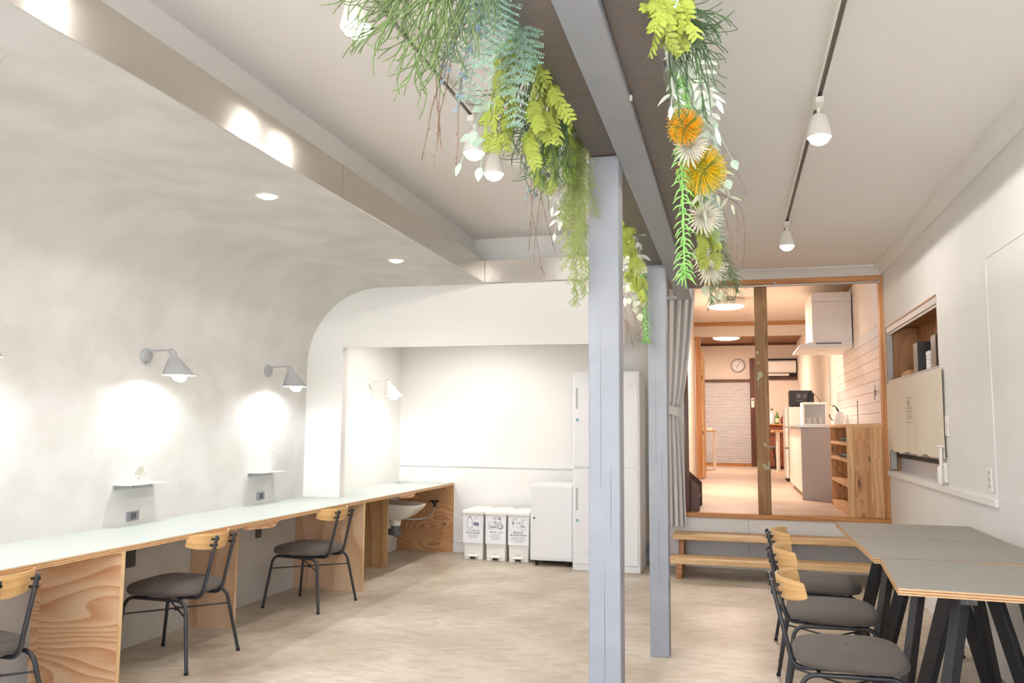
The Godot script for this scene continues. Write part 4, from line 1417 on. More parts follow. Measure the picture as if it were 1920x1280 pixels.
func lettering(txt: String, size: float, m: Material, parent: Node3D, at: Vector3, turn := Vector3.ZERO, bold := false) -> void:
	var tm := TextMesh.new()
	var f := SystemFont.new()
	f.font_names = PackedStringArray(["Droid Sans"])
	f.font_weight = 700 if bold else 400
	tm.font = f
	tm.text = txt
	tm.font_size = 32
	tm.pixel_size = size / 32.0
	tm.depth = 0.0006
	tm.curve_step = 2.0
	var o := MeshInstance3D.new()
	o.name = "lettering"
	o.mesh = tm
	o.material_override = m
	o.position = at
	o.rotation = turn
	parent.add_child(o, true)

func bin(at: Vector3, kind: int, label: String) -> void:
	var t := thing("pedal_bin", label, "bin", at, 0.0, "white pedal bins in the niche")
	# body tapers to the foot; local z = 0 is the front
	var rows := []
	for q in [[0.0, 0.092], [0.006, 0.095], [0.1, 0.0965], [0.2, 0.099], [0.43, 0.105], [0.435, 0.1]]:
		var ring := []
		for c in [[-1, -1], [1, -1], [1, 1], [-1, 1]]:
			var bz := -0.17 if c[1] < 0 else 0.17
			for a in [0.0, 0.5, 1.0]:
				var r := 0.012
				var ang: float = atan2(c[1], c[0]) - PI / 4 + a * PI / 2
				var hx: float = q[1]
				var hz: float = 0.17 * q[1] / 0.1
				ring.append(Vector3(c[0] * (hx - r) + cos(ang) * r, q[0], c[1] * (hz - r) - 0.165 + sin(ang) * r))
		ring.reverse()
		rows.append(ring)
	var b := MB.new()
	for i in rows.size() - 1:
		b.grid([rows[i], rows[i + 1]], true)
	b.disc(rows[0], true)
	part("body", b, M.plastic_white, t)
	var ld := part("lid", ab(Vector3(-0.112, 0.43, -0.345), Vector3(0.112, 0.468, 0.024), 0.008), M.plastic_white, t)
	part("hinge", ab(Vector3(-0.09, 0.45, -0.365), Vector3(0.09, 0.475, -0.345), 0.004), M.plastic_white, ld)
	part("pedal_slot", ab(Vector3(-0.03, 0.008, -0.004), Vector3(0.022, 0.034, 0.0005)), M.black, t)
	part("pedal", ab(Vector3(-0.055, 0.032, -0.01), Vector3(0.05, 0.046, 0.03), 0.004), M.plastic_white, t)
	part("vent", ab(Vector3(-0.03, 0.064, -0.002), Vector3(0.022, 0.068, 0.0006)), M.kgrey, t)
	# sheet of paper hung over the front
	var p := MB.new()
	var w := 0.1
	p.quad(Vector3(-w, 0.16, 0.0105), Vector3(w, 0.16, 0.0105), Vector3(w, 0.43, 0.0135), Vector3(-w, 0.43, 0.0135), Vector2(0, 1), Vector2(1, 1), Vector2(1, 0), Vector2(0, 0))
	p.quad(Vector3(w, 0.16, 0.0097), Vector3(-w, 0.16, 0.0097), Vector3(-w, 0.43, 0.0127), Vector3(w, 0.43, 0.0127))
	var pp := part("notice", p, notice(kind), t)
	var tilt := Vector3(-0.011, 0, 0)
	if kind == 0:
		lettering("Plastic Bottles", 0.021, M.ink, pp, Vector3(0, 0.254, 0.0118), tilt, true)
	elif kind == 1:
		lettering("(CAN)", 0.018, M.ink, pp, Vector3(0.045, 0.272, 0.012), tilt)
	else:
		lettering("Burnable Waste", 0.021, M.ink, pp, Vector3(0, 0.254, 0.0118), tilt, true)


# ---------------------------------------------------------------- kitchen
func build_kitchen_things() -> void:
	# knotty timber shelf unit standing at the opening, open towards the left
	var s := thing("shoe_shelf", "knotty cedar shelf unit standing at the kitchen opening", "shelf unit")
	var xs := [0.992, 1.05, 1.185, 1.29, 1.322]
	for i in 4:
		var pm := MB.new()
		pm.box(Vector3((xs[i] + xs[i + 1]) / 2, 0.905, -8.062), Vector3(xs[i + 1] - xs[i] - 0.0015, 0.83, 0.028), 0.0015, 1, Basis.IDENTITY, Vector2(0.17 * i + 0.42, 0.21 * i + 0.1))
		part("plank", pm, [M.cedar_pale, M.cedar, M.cedar_pale, M.cedar][i], s)
	part("end_panel", ab(Vector3(0.992, 0.49, -9.36), Vector3(1.322, 1.29, -9.332), 0.001, 1), M.cedar, s)
	part("back_panel", ab(Vector3(1.308, 0.49, -9.33), Vector3(1.322, 1.29, -8.078), 0.0, 1), M.cedar, s)
	part("top_board", ab(Vector3(0.986, 1.291, -9.362), Vector3(1.324, 1.321, -8.046), 0.002, 2), M.cedar_pale, s)
	for y in [1.126, 0.976, 0.752, 0.525]:
		part("shelf_board", ab(Vector3(0.994, y, -9.33), Vector3(1.306, y + 0.028, -8.078), 0.001, 2, Vector2(y, y)), M.cedar_pale, s)
	part("kick_board", ab(Vector3(1.0, 0.49, -9.33), Vector3(1.016, 0.524, -8.078), 0.001, 2), M.cedar_pale, s)
	# slippers lined up on two shelves
	var sl := thing("slipper", "black house slipper on the upper shelf, nearest the end plank", "slipper", Vector3(1.13, 1.155, -8.2), PI, "slippers on the cedar shelf")
	var so := MB.new()
	var poly := PackedVector2Array()
	for i in 24:
		var a := TAU * i / 24
		poly.append(Vector2(cos(a) * 0.13, sin(a) * (0.042 + 0.008 * cos(a))))
	so.prism(poly, 0.014, Transform3D(Basis(Vector3(1, 0, 0), Vector3(0, 0, -1), Vector3(0, 1, 0)), Vector3(0, 0.0, 0)))
	part("sole", so, mat(Color8(150, 138, 124), 0.9), sl)
	var upr := []
	for i in 7:
		var q := i / 6.0
		var row := []
		for j in 11:
			var a := PI * j / 10.0
			var w := 0.049 * sqrt(maxf(0.02, 1.0 - pow(q, 3.0)))
			row.append(Vector3(0.005 + q * 0.12, 0.013 + sin(a) * 0.052 * (1.0 - 0.75 * q), cos(a) * w))
		upr.append(row)
	var um := MB.new()
	um.grid(upr)
	part("upper", um, M.black, sl)
	var names := ["second", "third", "fourth", "fifth", "sixth"]
	for r in 2:
		for i in 6:
			if r == 0 and i == 0:
				continue
			var where: String = "upper" if r == 0 else "second"
			var nth: String = "nearest the end plank" if i == 0 else names[i - 1] + " from the end plank"
			copy(sl, "black house slipper on the %s shelf, %s" % [where, nth], Vector3(1.13, 1.1545 - r * 0.15, -8.2 - i * 0.105), PI)
	single("wooden_stick", ab(Vector3(1.02, 0.7805, -8.5), Vector3(1.05, 0.792, -8.12), 0.003, 2), M.pine, "pale flat wooden piece lying on the third shelf of the cedar unit", "stick")
	# kitchen counter run
	var k := thing("kitchen_counter", "kitchen counter with grey end panel behind the cedar shelf", "kitchen counter")
	part("body", ab(Vector3(0.765, RAISED + 0.06, -12.1), Vector3(1.322, 1.29, -9.87)), M.fridge, k)
	part("end_panel", ab(Vector3(0.738, RAISED, -9.868), Vector3(1.322, 1.29, -9.85), 0.001), M.kgrey, k)
	part("kick", ab(Vector3(0.8, RAISED, -12.1), Vector3(1.3, RAISED + 0.06, -9.9)), M.kgrey, k)
	for i in 4:
		part("door", ab(Vector3(0.748, RAISED + 0.07, -10.42 - i * 0.557), Vector3(0.766, 1.28, -9.875 - i * 0.557), 0.002), M.fridge, k)
	part("worktop", ab(Vector3(0.69, 1.29, -12.1), Vector3(1.322, 1.318, -9.84), 0.004), M.chrome_soft, k)
	# refrigerator
	var f := thing("refrigerator", "white two-door refrigerator beyond the kitchen counter", "refrigerator", Vector3(0, RAISED, 0))
	part("body", ab(Vector3(0.815, 0.03, -13.75), Vector3(1.322, 1.115, -13.15), 0.012), M.fridge, f)
	var fd := part("upper_door", ab(Vector3(0.765, 0.505, -13.75), Vector3(0.808, 1.113, -13.152), 0.01), M.fridge, f)
	part("grip", ab(Vector3(0.76, 0.5, -13.7), Vector3(0.79, 0.512, -13.2), 0.003), M.kgrey, fd)
	part("lower_door", ab(Vector3(0.765, 0.05, -13.75), Vector3(0.808, 0.492, -13.152), 0.01), M.fridge, f)
	part("foot", ab(Vector3(0.78, 0, -13.7), Vector3(1.3, 0.03, -13.2)), M.dark_gap, f)
	# microwave, its rear towards the viewer
	var mw := thing("microwave", "black microwave seen from behind on the refrigerator", "microwave", Vector3(1.01, RAISED + 1.117, -13.3))
	part("case", ab(Vector3(-0.165, 0.012, -0.3), Vector3(0.165, 0.252, 0.0), 0.006), M.black, mw)
	part("bulge", ab(Vector3(0.1, 0.04, 0.0), Vector3(0.185, 0.21, 0.03), 0.01), M.black, mw)
	for x in [-0.13, 0.13]:
		part("foot", ab(Vector3(x - 0.015, 0, -0.05), Vector3(x + 0.015, 0.012, -0.02)), M.black, mw)
	var pr := MB.new()
	for i in 6:
		pr.box(Vector3(-0.035, 0.195 - i * 0.011, 0.0004), Vector3(0.05 + 0.01 * (i % 2), 0.005, 0.0006))
		pr.box(Vector3(0.055, 0.19 - i * 0.011, 0.0004), Vector3(0.09 - 0.02 * (i % 3), 0.003, 0.0006))
	pr.box(Vector3(-0.04, 0.1, 0.0004), Vector3(0.05, 0.006, 0.0006))
	pr.box(Vector3(0.0, 0.1, 0.0004), Vector3(0.012, 0.016, 0.0006))
	part("rating_print", pr, M.outlet, mw)
	single("power_cord", cord([Vector3(1.16, 1.84, -13.3), Vector3(1.22, 1.78, -13.27), Vector3(1.285, 1.68, -13.3), Vector3(1.318, 1.6, -13.4)]), M.black, "black power cord leaving the microwave towards the wall", "cord")
	single("wall_cable", cord([Vector3(1.327, 2.3, -12.36), Vector3(1.327, 2.0, -12.37), Vector3(1.327, 1.8, -12.355), Vector3(1.327, 1.6, -12.36)]), M.outlet, "thin cable running down the kitchen wall beyond the tiles", "cable")
	# dish dryer cabinet with clear front
	var dd := thing("dish_cabinet", "white dish cabinet with clear front on the kitchen counter", "cabinet", Vector3(0.995, 1.318, -11.0))
	part("base", ab(Vector3(-0.148, 0, -0.3), Vector3(0.148, 0.02, 0), 0.003), M.plastic_white, dd)
	part("roof", ab(Vector3(-0.15, 0.262, -0.3), Vector3(0.15, 0.29, 0.002), 0.004), M.plastic_white, dd)
	part("rear", ab(Vector3(-0.148, 0.02, -0.3), Vector3(0.148, 0.262, -0.29)), M.plastic_white, dd)
	for x in [-1, 1]:
		part("stile", ab(Vector3(x * 0.135 - 0.014, 0.02, -0.02), Vector3(x * 0.135 + 0.014, 0.262, 0.001), 0.003), M.plastic_white, dd)
		part("side", ab(Vector3(x * 0.143 - 0.004, 0.02, -0.29), Vector3(x * 0.143 + 0.004, 0.262, -0.02)), M.plastic_white, dd)
	part("clear_front", ab(Vector3(-0.122, 0.02, -0.006), Vector3(0.122, 0.262, -0.003)), M.glass, dd)
	part("grip", ab(Vector3(0.01, 0.212, -0.003), Vector3(0.09, 0.22, 0.004), 0.002), M.kgrey, dd)
	for q in [[0.93, -11.1, "white cup in the dish cabinet, closer to the refrigerator"], [1.0, -11.12, "white cup in the middle of the dish cabinet"], [1.07, -11.14, "white cup in the dish cabinet, closer to the tiled wall"]]:
		var cm := MB.new()
		cm.lathe([[0.0, 0.002], [0.026, 0.0], [0.032, 0.01], [0.036, 0.08], [0.034, 0.08], [0.03, 0.012], [0.0, 0.008]], 20)
		cm.tube(rounded([Vector3(0.034, 0.065, 0), Vector3(0.06, 0.062, 0), Vector3(0.056, 0.025, 0), Vector3(0.033, 0.022, 0)], 0.014, 4), 0.004, 6)
		single("cup", cm, M.porcelain, q[2], "cup", Vector3(q[0], 1.338, q[1]), "cups in the dish cabinet")
	# kettle and small things by the tiles
	var ke := thing("kettle", "white conical kettle on the kitchen counter by the tiles", "kettle", Vector3(1.19, 1.318, -10.25))
	var kb := MB.new()
	kb.lathe([[0.0, 0.0], [0.086, 0.0], [0.09, 0.012], [0.084, 0.05], [0.058, 0.14], [0.05, 0.155], [0.0, 0.162]], 28)
	part("pot", kb, M.porcelain, ke)
	var kh := MB.new()
	kh.tube(smooth_path([Vector3(-0.07, 0.22, 0), Vector3(-0.045, 0.225, 0), Vector3(-0.02, 0.2, 0), Vector3(0.0, 0.16, 0)], 5), 0.006, 8)
	kh.tube([Vector3(-0.03, 0.21, 0), Vector3(-0.005, 0.15, 0.02), Vector3(0.0, 0.1, 0.06)], 0.009, 8)
	part("handle", kh, M.black, ke)
	var ks := MB.new()
	ks.tube(smooth_path([Vector3(-0.06, 0.05, 0.02), Vector3(-0.1, 0.09, 0.03), Vector3(-0.105, 0.13, 0.03)], 5), 0.006, 8)
	part("spout", ks, M.black, ke)
	var bo := MB.new()
	bo.lathe([[0.0, 0.0], [0.03, 0.0], [0.032, 0.01], [0.03, 0.07], [0.012, 0.09], [0.01, 0.12], [0.0, 0.122]], 18)
	single("soap_bottle", bo, M.plastic_white, "small white soap bottle beside the conical kettle", "bottle", Vector3(1.24, 1.318, -9.95))
	var st := MB.new()
	st.tube([Vector3(0, 0, 0), Vector3(0, 0.25, 0)], 0.004, 8)
	st.lathe([[0.0, 0.004], [0.028, 0.003], [0.03, 0.0]], 16)
	single("paper_stand", st, M.outlet_dark, "thin upright metal stand against the white tiles", "stand", Vector3(1.25, 1.3215, -9.2))
	var hk := MB.new()
	hk.box(Vector3(-0.012, 0, 0), Vector3(0.014, 0.05, 0.03), 0.004)
	hk.tube([Vector3(-0.015, 0.07, 0), Vector3(-0.02, -0.07, 0)], 0.004, 6)
	single("wall_hook", hk, M.outlet, "small grey hook on the white tiles near the timber jamb", "hook", Vector3(1.316, 1.62, -8.42))
	# cooker hood
	var h := thing("cooker_hood", "boxy white cooker hood over the kitchen counter", "cooker hood")
	part("duct_cover", ab(Vector3(0.897, 2.72, -10.8), Vector3(1.318, 2.823, -9.926), 0.003), M.hood, h)
	part("duct_cover", ab(Vector3(0.897, 2.255, -10.8), Vector3(1.318, 2.718, -9.926), 0.003), M.hood, h)
	var cp := MB.new()
	var pl := PackedVector2Array([Vector2(0.735, 2.185), Vector2(1.318, 2.185), Vector2(1.318, 2.255), Vector2(0.87, 2.255), Vector2(0.75, 2.22)])
	cp.prism(pl, 0.93, Transform3D(Basis.IDENTITY, Vector3(0, 0, -10.84)))
	part("canopy", cp, M.hood, h)
	part("control_strip", ab(Vector3(0.93, 2.232, -9.912), Vector3(1.2, 2.247, -9.906)), M.outlet_dark, h)
	part("screw_eye", ab(Vector3(1.19, 2.823, -9.95), Vector3(1.196, 2.845, -9.944)), M.black, h)
	# clock
	var c := thing("wall_clock", "round wall clock with grey rim above the roller shutter", "clock", Vector3(0.133, 2.61, -18.3))
	var R := Basis(Vector3.RIGHT, PI / 2)
	var cr := MB.new()
	cr.lathe([[0.128, 0.03], [0.142, 0.034], [0.148, 0.024], [0.148, 0.0]], 40, Transform3D(R, Vector3.ZERO))
	part("rim", cr, M.outlet, c)
	var cf := MB.new()
	cf.lathe([[0.0, 0.018], [0.135, 0.018]], 40, Transform3D(R, Vector3.ZERO))
	part("face", cf, M.paper, c)
	for i in 12:
		var a := TAU * i / 12
		var nm := MB.new()
		nm.box(Vector3(sin(a) * 0.108, cos(a) * 0.108, 0.0195), Vector3(0.012, 0.016, 0.002))
		part("numeral", nm, M.outlet_dark, c)
	for q in [[0.5, 0.105, 0.008], [3.6, 0.07, 0.01], [4.7, 0.06, 0.004]]:
		var hm := MB.new()
		hm.box(Vector3(sin(q[0]), cos(q[0]), 0) * q[1] / 2 + Vector3(0, 0, 0.023), Vector3(q[2], q[1], 0.002), 0.0, 0, Basis(Vector3(0, 0, 1), -q[0]))
		part("hand", hm, M.outlet_dark, c)
	# air conditioner in its dark recess
	var ac := thing("air_conditioner", "white air conditioner in a dark framed recess", "air conditioner", Vector3(0.99, 2.3, -18.3))
	part("recess_frame", ab(Vector3(-0.42, 0.0, 0), Vector3(0.335, 0.06, 0.05)), M.dark_wood, ac)
	part("recess_board", ab(Vector3(-0.42, 0.06, 0), Vector3(0.335, 0.45, 0.02)), M.black, ac)
	var acb := MB.new()
	var ap := PackedVector2Array([Vector2(0.02, 0.14), Vector2(0.18, 0.14), Vector2(0.22, 0.17), Vector2(0.225, 0.36), Vector2(0.2, 0.395), Vector2(0.02, 0.4)])
	acb.prism(ap, 0.69, Transform3D(Basis(Vector3(0, 0, 1), Vector3(0, 1, 0), Vector3(-1, 0, 0)), Vector3(0.305, 0, 0)))
	part("body", acb, M.plastic_white, ac)
	part("flap", ab(Vector3(-0.36, 0.08, 0.1), Vector3(0.17, 0.13, 0.16), 0.01), M.plastic_white, ac)
	part("flap_gap", ab(Vector3(-0.36, 0.132, 0.16), Vector3(0.28, 0.14, 0.19)), M.outlet_dark, ac)
	# wall remote on the dark post
	var wr := thing("wall_remote", "white remote control holder on the dark post by the shutter", "remote control", Vector3(0.42, 1.72, -18.22))
	part("holder", ab(Vector3(-0.032, 0, 0), Vector3(0.032, 0.2, 0.02), 0.004), M.plastic_white, wr)
	part("display", ab(Vector3(-0.018, 0.13, 0.0205), Vector3(0.018, 0.18, 0.0215)), M.outlet, wr)
	# small table with a box at the left of the passage
	var tb := thing("side_table", "small pale table at the left edge of the passage", "table", Vector3(-0.53, RAISED, -16.2))
	part("top", ab(Vector3(-0.2, 0.72, -0.3), Vector3(0.215, 0.755, 0.16), 0.004, 0), M.pine, tb)
	for x in [-0.17, 0.19]:
		for z in [-0.26, 0.12]:
			var lg := MB.new()
			lg.tube([Vector3(x, 0, z), Vector3(x, 0.72, z)], 0.022, 14)
			part("leg", lg, M.lamp_white, tb)
	single("tissue_box", ab(Vector3(-0.46, RAISED + 0.756, -16.25), Vector3(-0.38, RAISED + 0.795, -16.1), 0.004), M.paper, "white tissue box on the small pale table", "box")
	var lb := MB.new()
	lb.lathe([[0.0, 0.0], [0.05, 0.0], [0.055, 0.1], [0.05, 0.4], [0.0, 0.45]], 20)
	single("wooden_stand", lb, M.frame_wood, "brown rounded wooden object under the small pale table", "stand", Vector3(-0.6, RAISED, -16.7))
	# bar table, stool, chest and bottles at the right of the passage
	var bt := thing("bar_table", "pale high table with white legs in front of the brown chest", "table", Vector3(0.95, RAISED, -16.3))
	part("top", ab(Vector3(-0.245, 0.725, -0.3), Vector3(0.25, 0.76, 0.25), 0.004, 0), M.pine, bt)
	for x in [-0.14, 0.2]:
		for z in [-0.24, 0.2]:
			var lg2 := MB.new()
			lg2.tube([Vector3(x, 0, z), Vector3(x - 0.0, 0.725, z)], 0.024, 14)
			part("leg", lg2, M.lamp_white, bt)
	var sto := thing("stool", "round dark stool tucked behind the pale high table", "stool", Vector3(0.7, RAISED, -16.95))
	var sm := MB.new()
	sm.lathe([[0.0, 0.4], [0.14, 0.4], [0.15, 0.42], [0.14, 0.45], [0.0, 0.455]], 24)
	part("seat", sm, M.outlet_dark, sto)
	for i in 4:
		var a := TAU * (i + 0.5) / 4
		var lm := MB.new()
		lm.tube([Vector3(cos(a) * 0.09, 0.4, sin(a) * 0.09), Vector3(cos(a) * 0.15, 0, sin(a) * 0.15)], 0.011, 8)
		part("leg", lm, M.black, sto)
	var ch := thing("chest", "red-brown wooden chest under the bottles at the passage end", "chest", Vector3(1.0, RAISED, -17.6))
	part("carcass", ab(Vector3(-0.42, 0.05, -0.4), Vector3(0.32, 0.86, 0.3), 0.003, 0), uv_mat(wood_image(97, Color8(142, 80, 50), Color8(108, 56, 34), 5.0, 0.8, 0.3, [], 256, 256), 0.7, 1.4, 0.5), ch)
	part("top", ab(Vector3(-0.44, 0.86, -0.42), Vector3(0.32, 0.885, 0.33), 0.003, 0), M.frame_wood, ch)
	part("rail", ab(Vector3(-0.42, 0.66, 0.3), Vector3(0.32, 0.7, 0.312), 0.002, 0), M.dark_wood, ch)
	part("base", ab(Vector3(-0.4, 0, -0.38), Vector3(0.3, 0.05, 0.27)), M.dark_wood, ch)
	var bl := [["clear_bottle", [[0.0, 0.0], [0.055, 0.0], [0.06, 0.01], [0.06, 0.13], [0.045, 0.17], [0.018, 0.22], [0.016, 0.27], [0.02, 0.27], [0.02, 0.29], [0.0, 0.29]], Color8(190, 205, 212), 0.765, "clear bottle with dark cap next to the old pillar"], ["green_bottle", [[0.0, 0.0], [0.036, 0.0], [0.04, 0.01], [0.04, 0.14], [0.018, 0.19], [0.015, 0.24], [0.0, 0.242]], Color8(88, 124, 58), 0.862, "green bottle with cream label, middle of three"], ["brown_flask", [[0.0, 0.0], [0.05, 0.0], [0.07, 0.04], [0.075, 0.08], [0.06, 0.13], [0.018, 0.17], [0.014, 0.27], [0.0, 0.272]], Color8(110, 56, 30), 0.99, "round brown flask next to the refrigerator"]]
	for q in bl:
		var b := thing(q[0], q[4], "bottle", Vector3(q[3], RAISED + 0.885, -17.4), 0.0, "bottles on the chest")
		var bm := MB.new()
		bm.lathe(q[1], 20)
		var gm := mat(q[2], 0.1)
		part("glass", bm, gm, b)
		if q[0] == "green_bottle":
			var lbm := MB.new()
			lbm.lathe([[0.0405, 0.03], [0.0405, 0.11]], 20)
			part("label", lbm, mat(Color8(226, 214, 170), 0.8), b)
		else:
			var cpm := MB.new()
			cpm.lathe([[0.0, 0.3], [0.021, 0.3], [0.021, 0.272]], 16)
			part("cap", cpm, M.dark_gap, b)
	# sloping brown rack by the curtain
	var rk := thing("magazine_rack", "dark brown plywood rack with sloping sides by the curtain", "rack", Vector3(0, RAISED, 0))
	for z in [-8.16, -8.84]:
		var rm := MB.new()
		rm.prism(PackedVector2Array([Vector2(-0.54, 0.0), Vector2(-0.315, 0.0), Vector2(-0.315, 0.235), Vector2(-0.335, 0.25), Vector2(-0.54, 0.43)]), 0.018, Transform3D(Basis.IDENTITY, Vector3(0, 0, z)))
		part("side_panel", rm, M.brown_ply, rk)
	part("shelf", ab(Vector3(-0.54, 0.1, -8.822), Vector3(-0.33, 0.115, -8.16)), M.brown_ply, rk)
	part("back", ab(Vector3(-0.555, 0.0, -8.84), Vector3(-0.541, 0.43, -8.142)), M.brown_ply, rk)


func cord(p: Array) -> MB:
	var m := MB.new()
	m.tube(smooth_path(p, 6), 0.004, 6)
	return m


# ---------------------------------------------------------------- right wall: recess shelf and fittings
func build_window_things() -> void:
	var y := 1.7
	for q in [[-6.95, -6.78, "black box loudspeaker standing on the recess shelf in full view"], [-6.36, -6.2, "black box loudspeaker at the near end of the recess shelf"]]:
		var t := thing("loudspeaker", q[2], "loudspeaker", Vector3(1.36, y, q[0]), 0.0, "loudspeakers on the recess shelf")
		part("cabinet", ab(Vector3(0, 0.001, 0), Vector3(0.15, 0.235, q[1] - q[0]), 0.004), M.black, t)
		part("grille", ab(Vector3(-0.004, 0.01, 0.008), Vector3(0.0, 0.226, q[1] - q[0] - 0.008), 0.001), M.black_metal, t)
		part("badge", ab(Vector3(-0.0055, 0.018, 0.05), Vector3(-0.004, 0.026, 0.066)), M.chrome, t)
	var hs := [0.045, 0.03, 0.028, 0.036]
	var yy := y + 0.001
	var nm := ["white paper box at the bottom of the stack between the loudspeakers", "white paper box second from the bottom between the loudspeakers", "white paper box third from the bottom between the loudspeakers", "white paper box on top of the stack between the loudspeakers"]
	for i in 4:
		single("paper_box", ab(Vector3(1.365, yy, -6.56), Vector3(1.46, yy + hs[i] - 0.002, -6.44 - 0.01 * (i % 2)), 0.002), M.paper, nm[i], "box", Vector3.ZERO, "white boxes between the loudspeakers")
		yy += hs[i]
	for i in 3:
		single("timber_offcut", ab(Vector3(1.36 + 0.004 * i, y + 0.001 + i * 0.016, -7.5 + 0.02 * i), Vector3(1.42, y + 0.015 + i * 0.016, -7.14), 0.002, 2), M.cedar, ["lowest", "middle", "top"][i] + " of three short timber offcuts on the recess shelf", "offcut", Vector3.ZERO, "timber offcuts on the recess shelf")
	var dk := MB.new()
	dk.lathe([[0.0, 0.022], [0.03, 0.022], [0.034, 0.016], [0.034, 0.001], [0.0, 0.001]], 20)
	single("small_tin", dk, M.dark_gap, "small dark round tin at the far end of the recess shelf", "tin", Vector3(1.39, y, -7.6))
	# short cloth curtain below the shelf
	var n := thing("shop_curtain", "short cream cloth curtain with printed mark hanging below the recess shelf", "curtain", Vector3(RIGHT, 0, 0))
	var rows := []
	for j in 13:
		var row := []
		for i in 61:
			var u := i / 60.0
			var v := j / 12.0
			var z := lerpf(-7.9, -5.9, u)
			var yb := 1.092 + 0.008 * sin(u * 19.0) + 0.006 * sin(u * 37.0)
			var wav := 0.006 * v * sin(u * 38.0) + 0.006 * v * sin(u * 15.0 + 1.0)
			row.append(Vector3(-0.014 + wav, lerpf(1.678, yb, v), z))
		rows.append(row)
	var cm := MB.new()
	cm.grid(rows)
	part("cloth", cm, M.noren, n)
	var ink := MB.new()
	for q in [[1.515, -6.93, 0.17, 0.006], [1.44, -6.94, 0.17, 0.006], [1.415, -6.94, 0.17, 0.006], [1.33, -6.95, 0.17, 0.006]]:
		ink.box(Vector3(-0.021, q[0], q[1]), Vector3(0.001, q[3], q[2]))
	for q in [[1.478, -6.98, 0.045, 0.016], [1.478, -6.95, 0.045, 0.006], [1.478, -6.89, 0.03, 0.005]]:
		ink.box(Vector3(-0.0212, q[0], q[1]), Vector3(0.001, q[2], q[3]))
	for i in 5:
		ink.box(Vector3(-0.0212, 1.372, -7.01 + i * 0.034), Vector3(0.001, 0.04, 0.004))
		ink.box(Vector3(-0.0212, 1.372 + 0.01 * (i % 3 - 1), -7.004 + i * 0.034), Vector3(0.001, 0.004, 0.018))
	part("printed_mark", ink, M.outlet, n)
	# switch plate
	var sw := thing("switch_plate", "white switch plate with two amber pilot lights on the right wall", "switch", Vector3(RIGHT, 1.3, -5.866))
	part("plate", ab(Vector3(-0.008, -0.065, -0.038), Vector3(0, 0.065, 0.038), 0.002), M.plastic_white, sw)
	for q in [[0.018, -0.008], [-0.005, 0.008]]:
		part("rocker", ab(Vector3(-0.011, q[0] - 0.01, -0.022), Vector3(-0.008, q[0] + 0.01, 0.022), 0.001), M.locker, sw)
		part("pilot_dot", ab(Vector3(-0.0118, q[0] - 0.008, q[1] - 0.006), Vector3(-0.011, q[0] + 0.008, q[1] + 0.006), 0.0004), mat(Color8(214, 176, 92), 0.4), sw)
	# intercom handset
	var ph := thing("intercom_handset", "white intercom handset hanging by the recess on the right wall", "handset", Vector3(RIGHT, 0.915, -5.955))
	part("base", ab(Vector3(-0.02, 0.02, -0.03), Vector3(0, 0.15, 0.055), 0.006), M.plastic_white, ph)
	part("receiver", ab(Vector3(-0.05, 0.0, -0.028), Vector3(-0.02, 0.125, 0.028), 0.012), M.plastic_white, ph)
	part("neck", ab(Vector3(-0.036, 0.12, -0.024), Vector3(-0.02, 0.25, 0.024), 0.006), M.plastic_white, ph)
	var hk := MB.new()
	hk.tube(rounded([Vector3(0, 0.25, -0.03), Vector3(-0.045, 0.255, -0.03), Vector3(-0.045, 0.255, 0.03), Vector3(-0.01, 0.25, 0.04)], 0.012, 4), 0.005, 8)
	part("hook", hk, M.plastic_white, ph)
	part("screw", ab(Vector3(-0.0375, 0.14, -0.004), Vector3(-0.036, 0.148, 0.004)), M.kgrey, ph)
	# socket plate farther along
	var so := thing("socket_plate", "tall off-white socket plate on the right wall above the sill end", "socket", Vector3(RIGHT, 1.01, -4.992))
	part("plate", ab(Vector3(-0.008, -0.062, -0.036), Vector3(0, 0.062, 0.036), 0.002), M.plastic_white, so)
	for i in 3:
		part("outlet", ab(Vector3(-0.0095, -0.045 + i * 0.034, -0.014), Vector3(-0.008, -0.02 + i * 0.034, 0.014), 0.0006), M.kgrey, so)


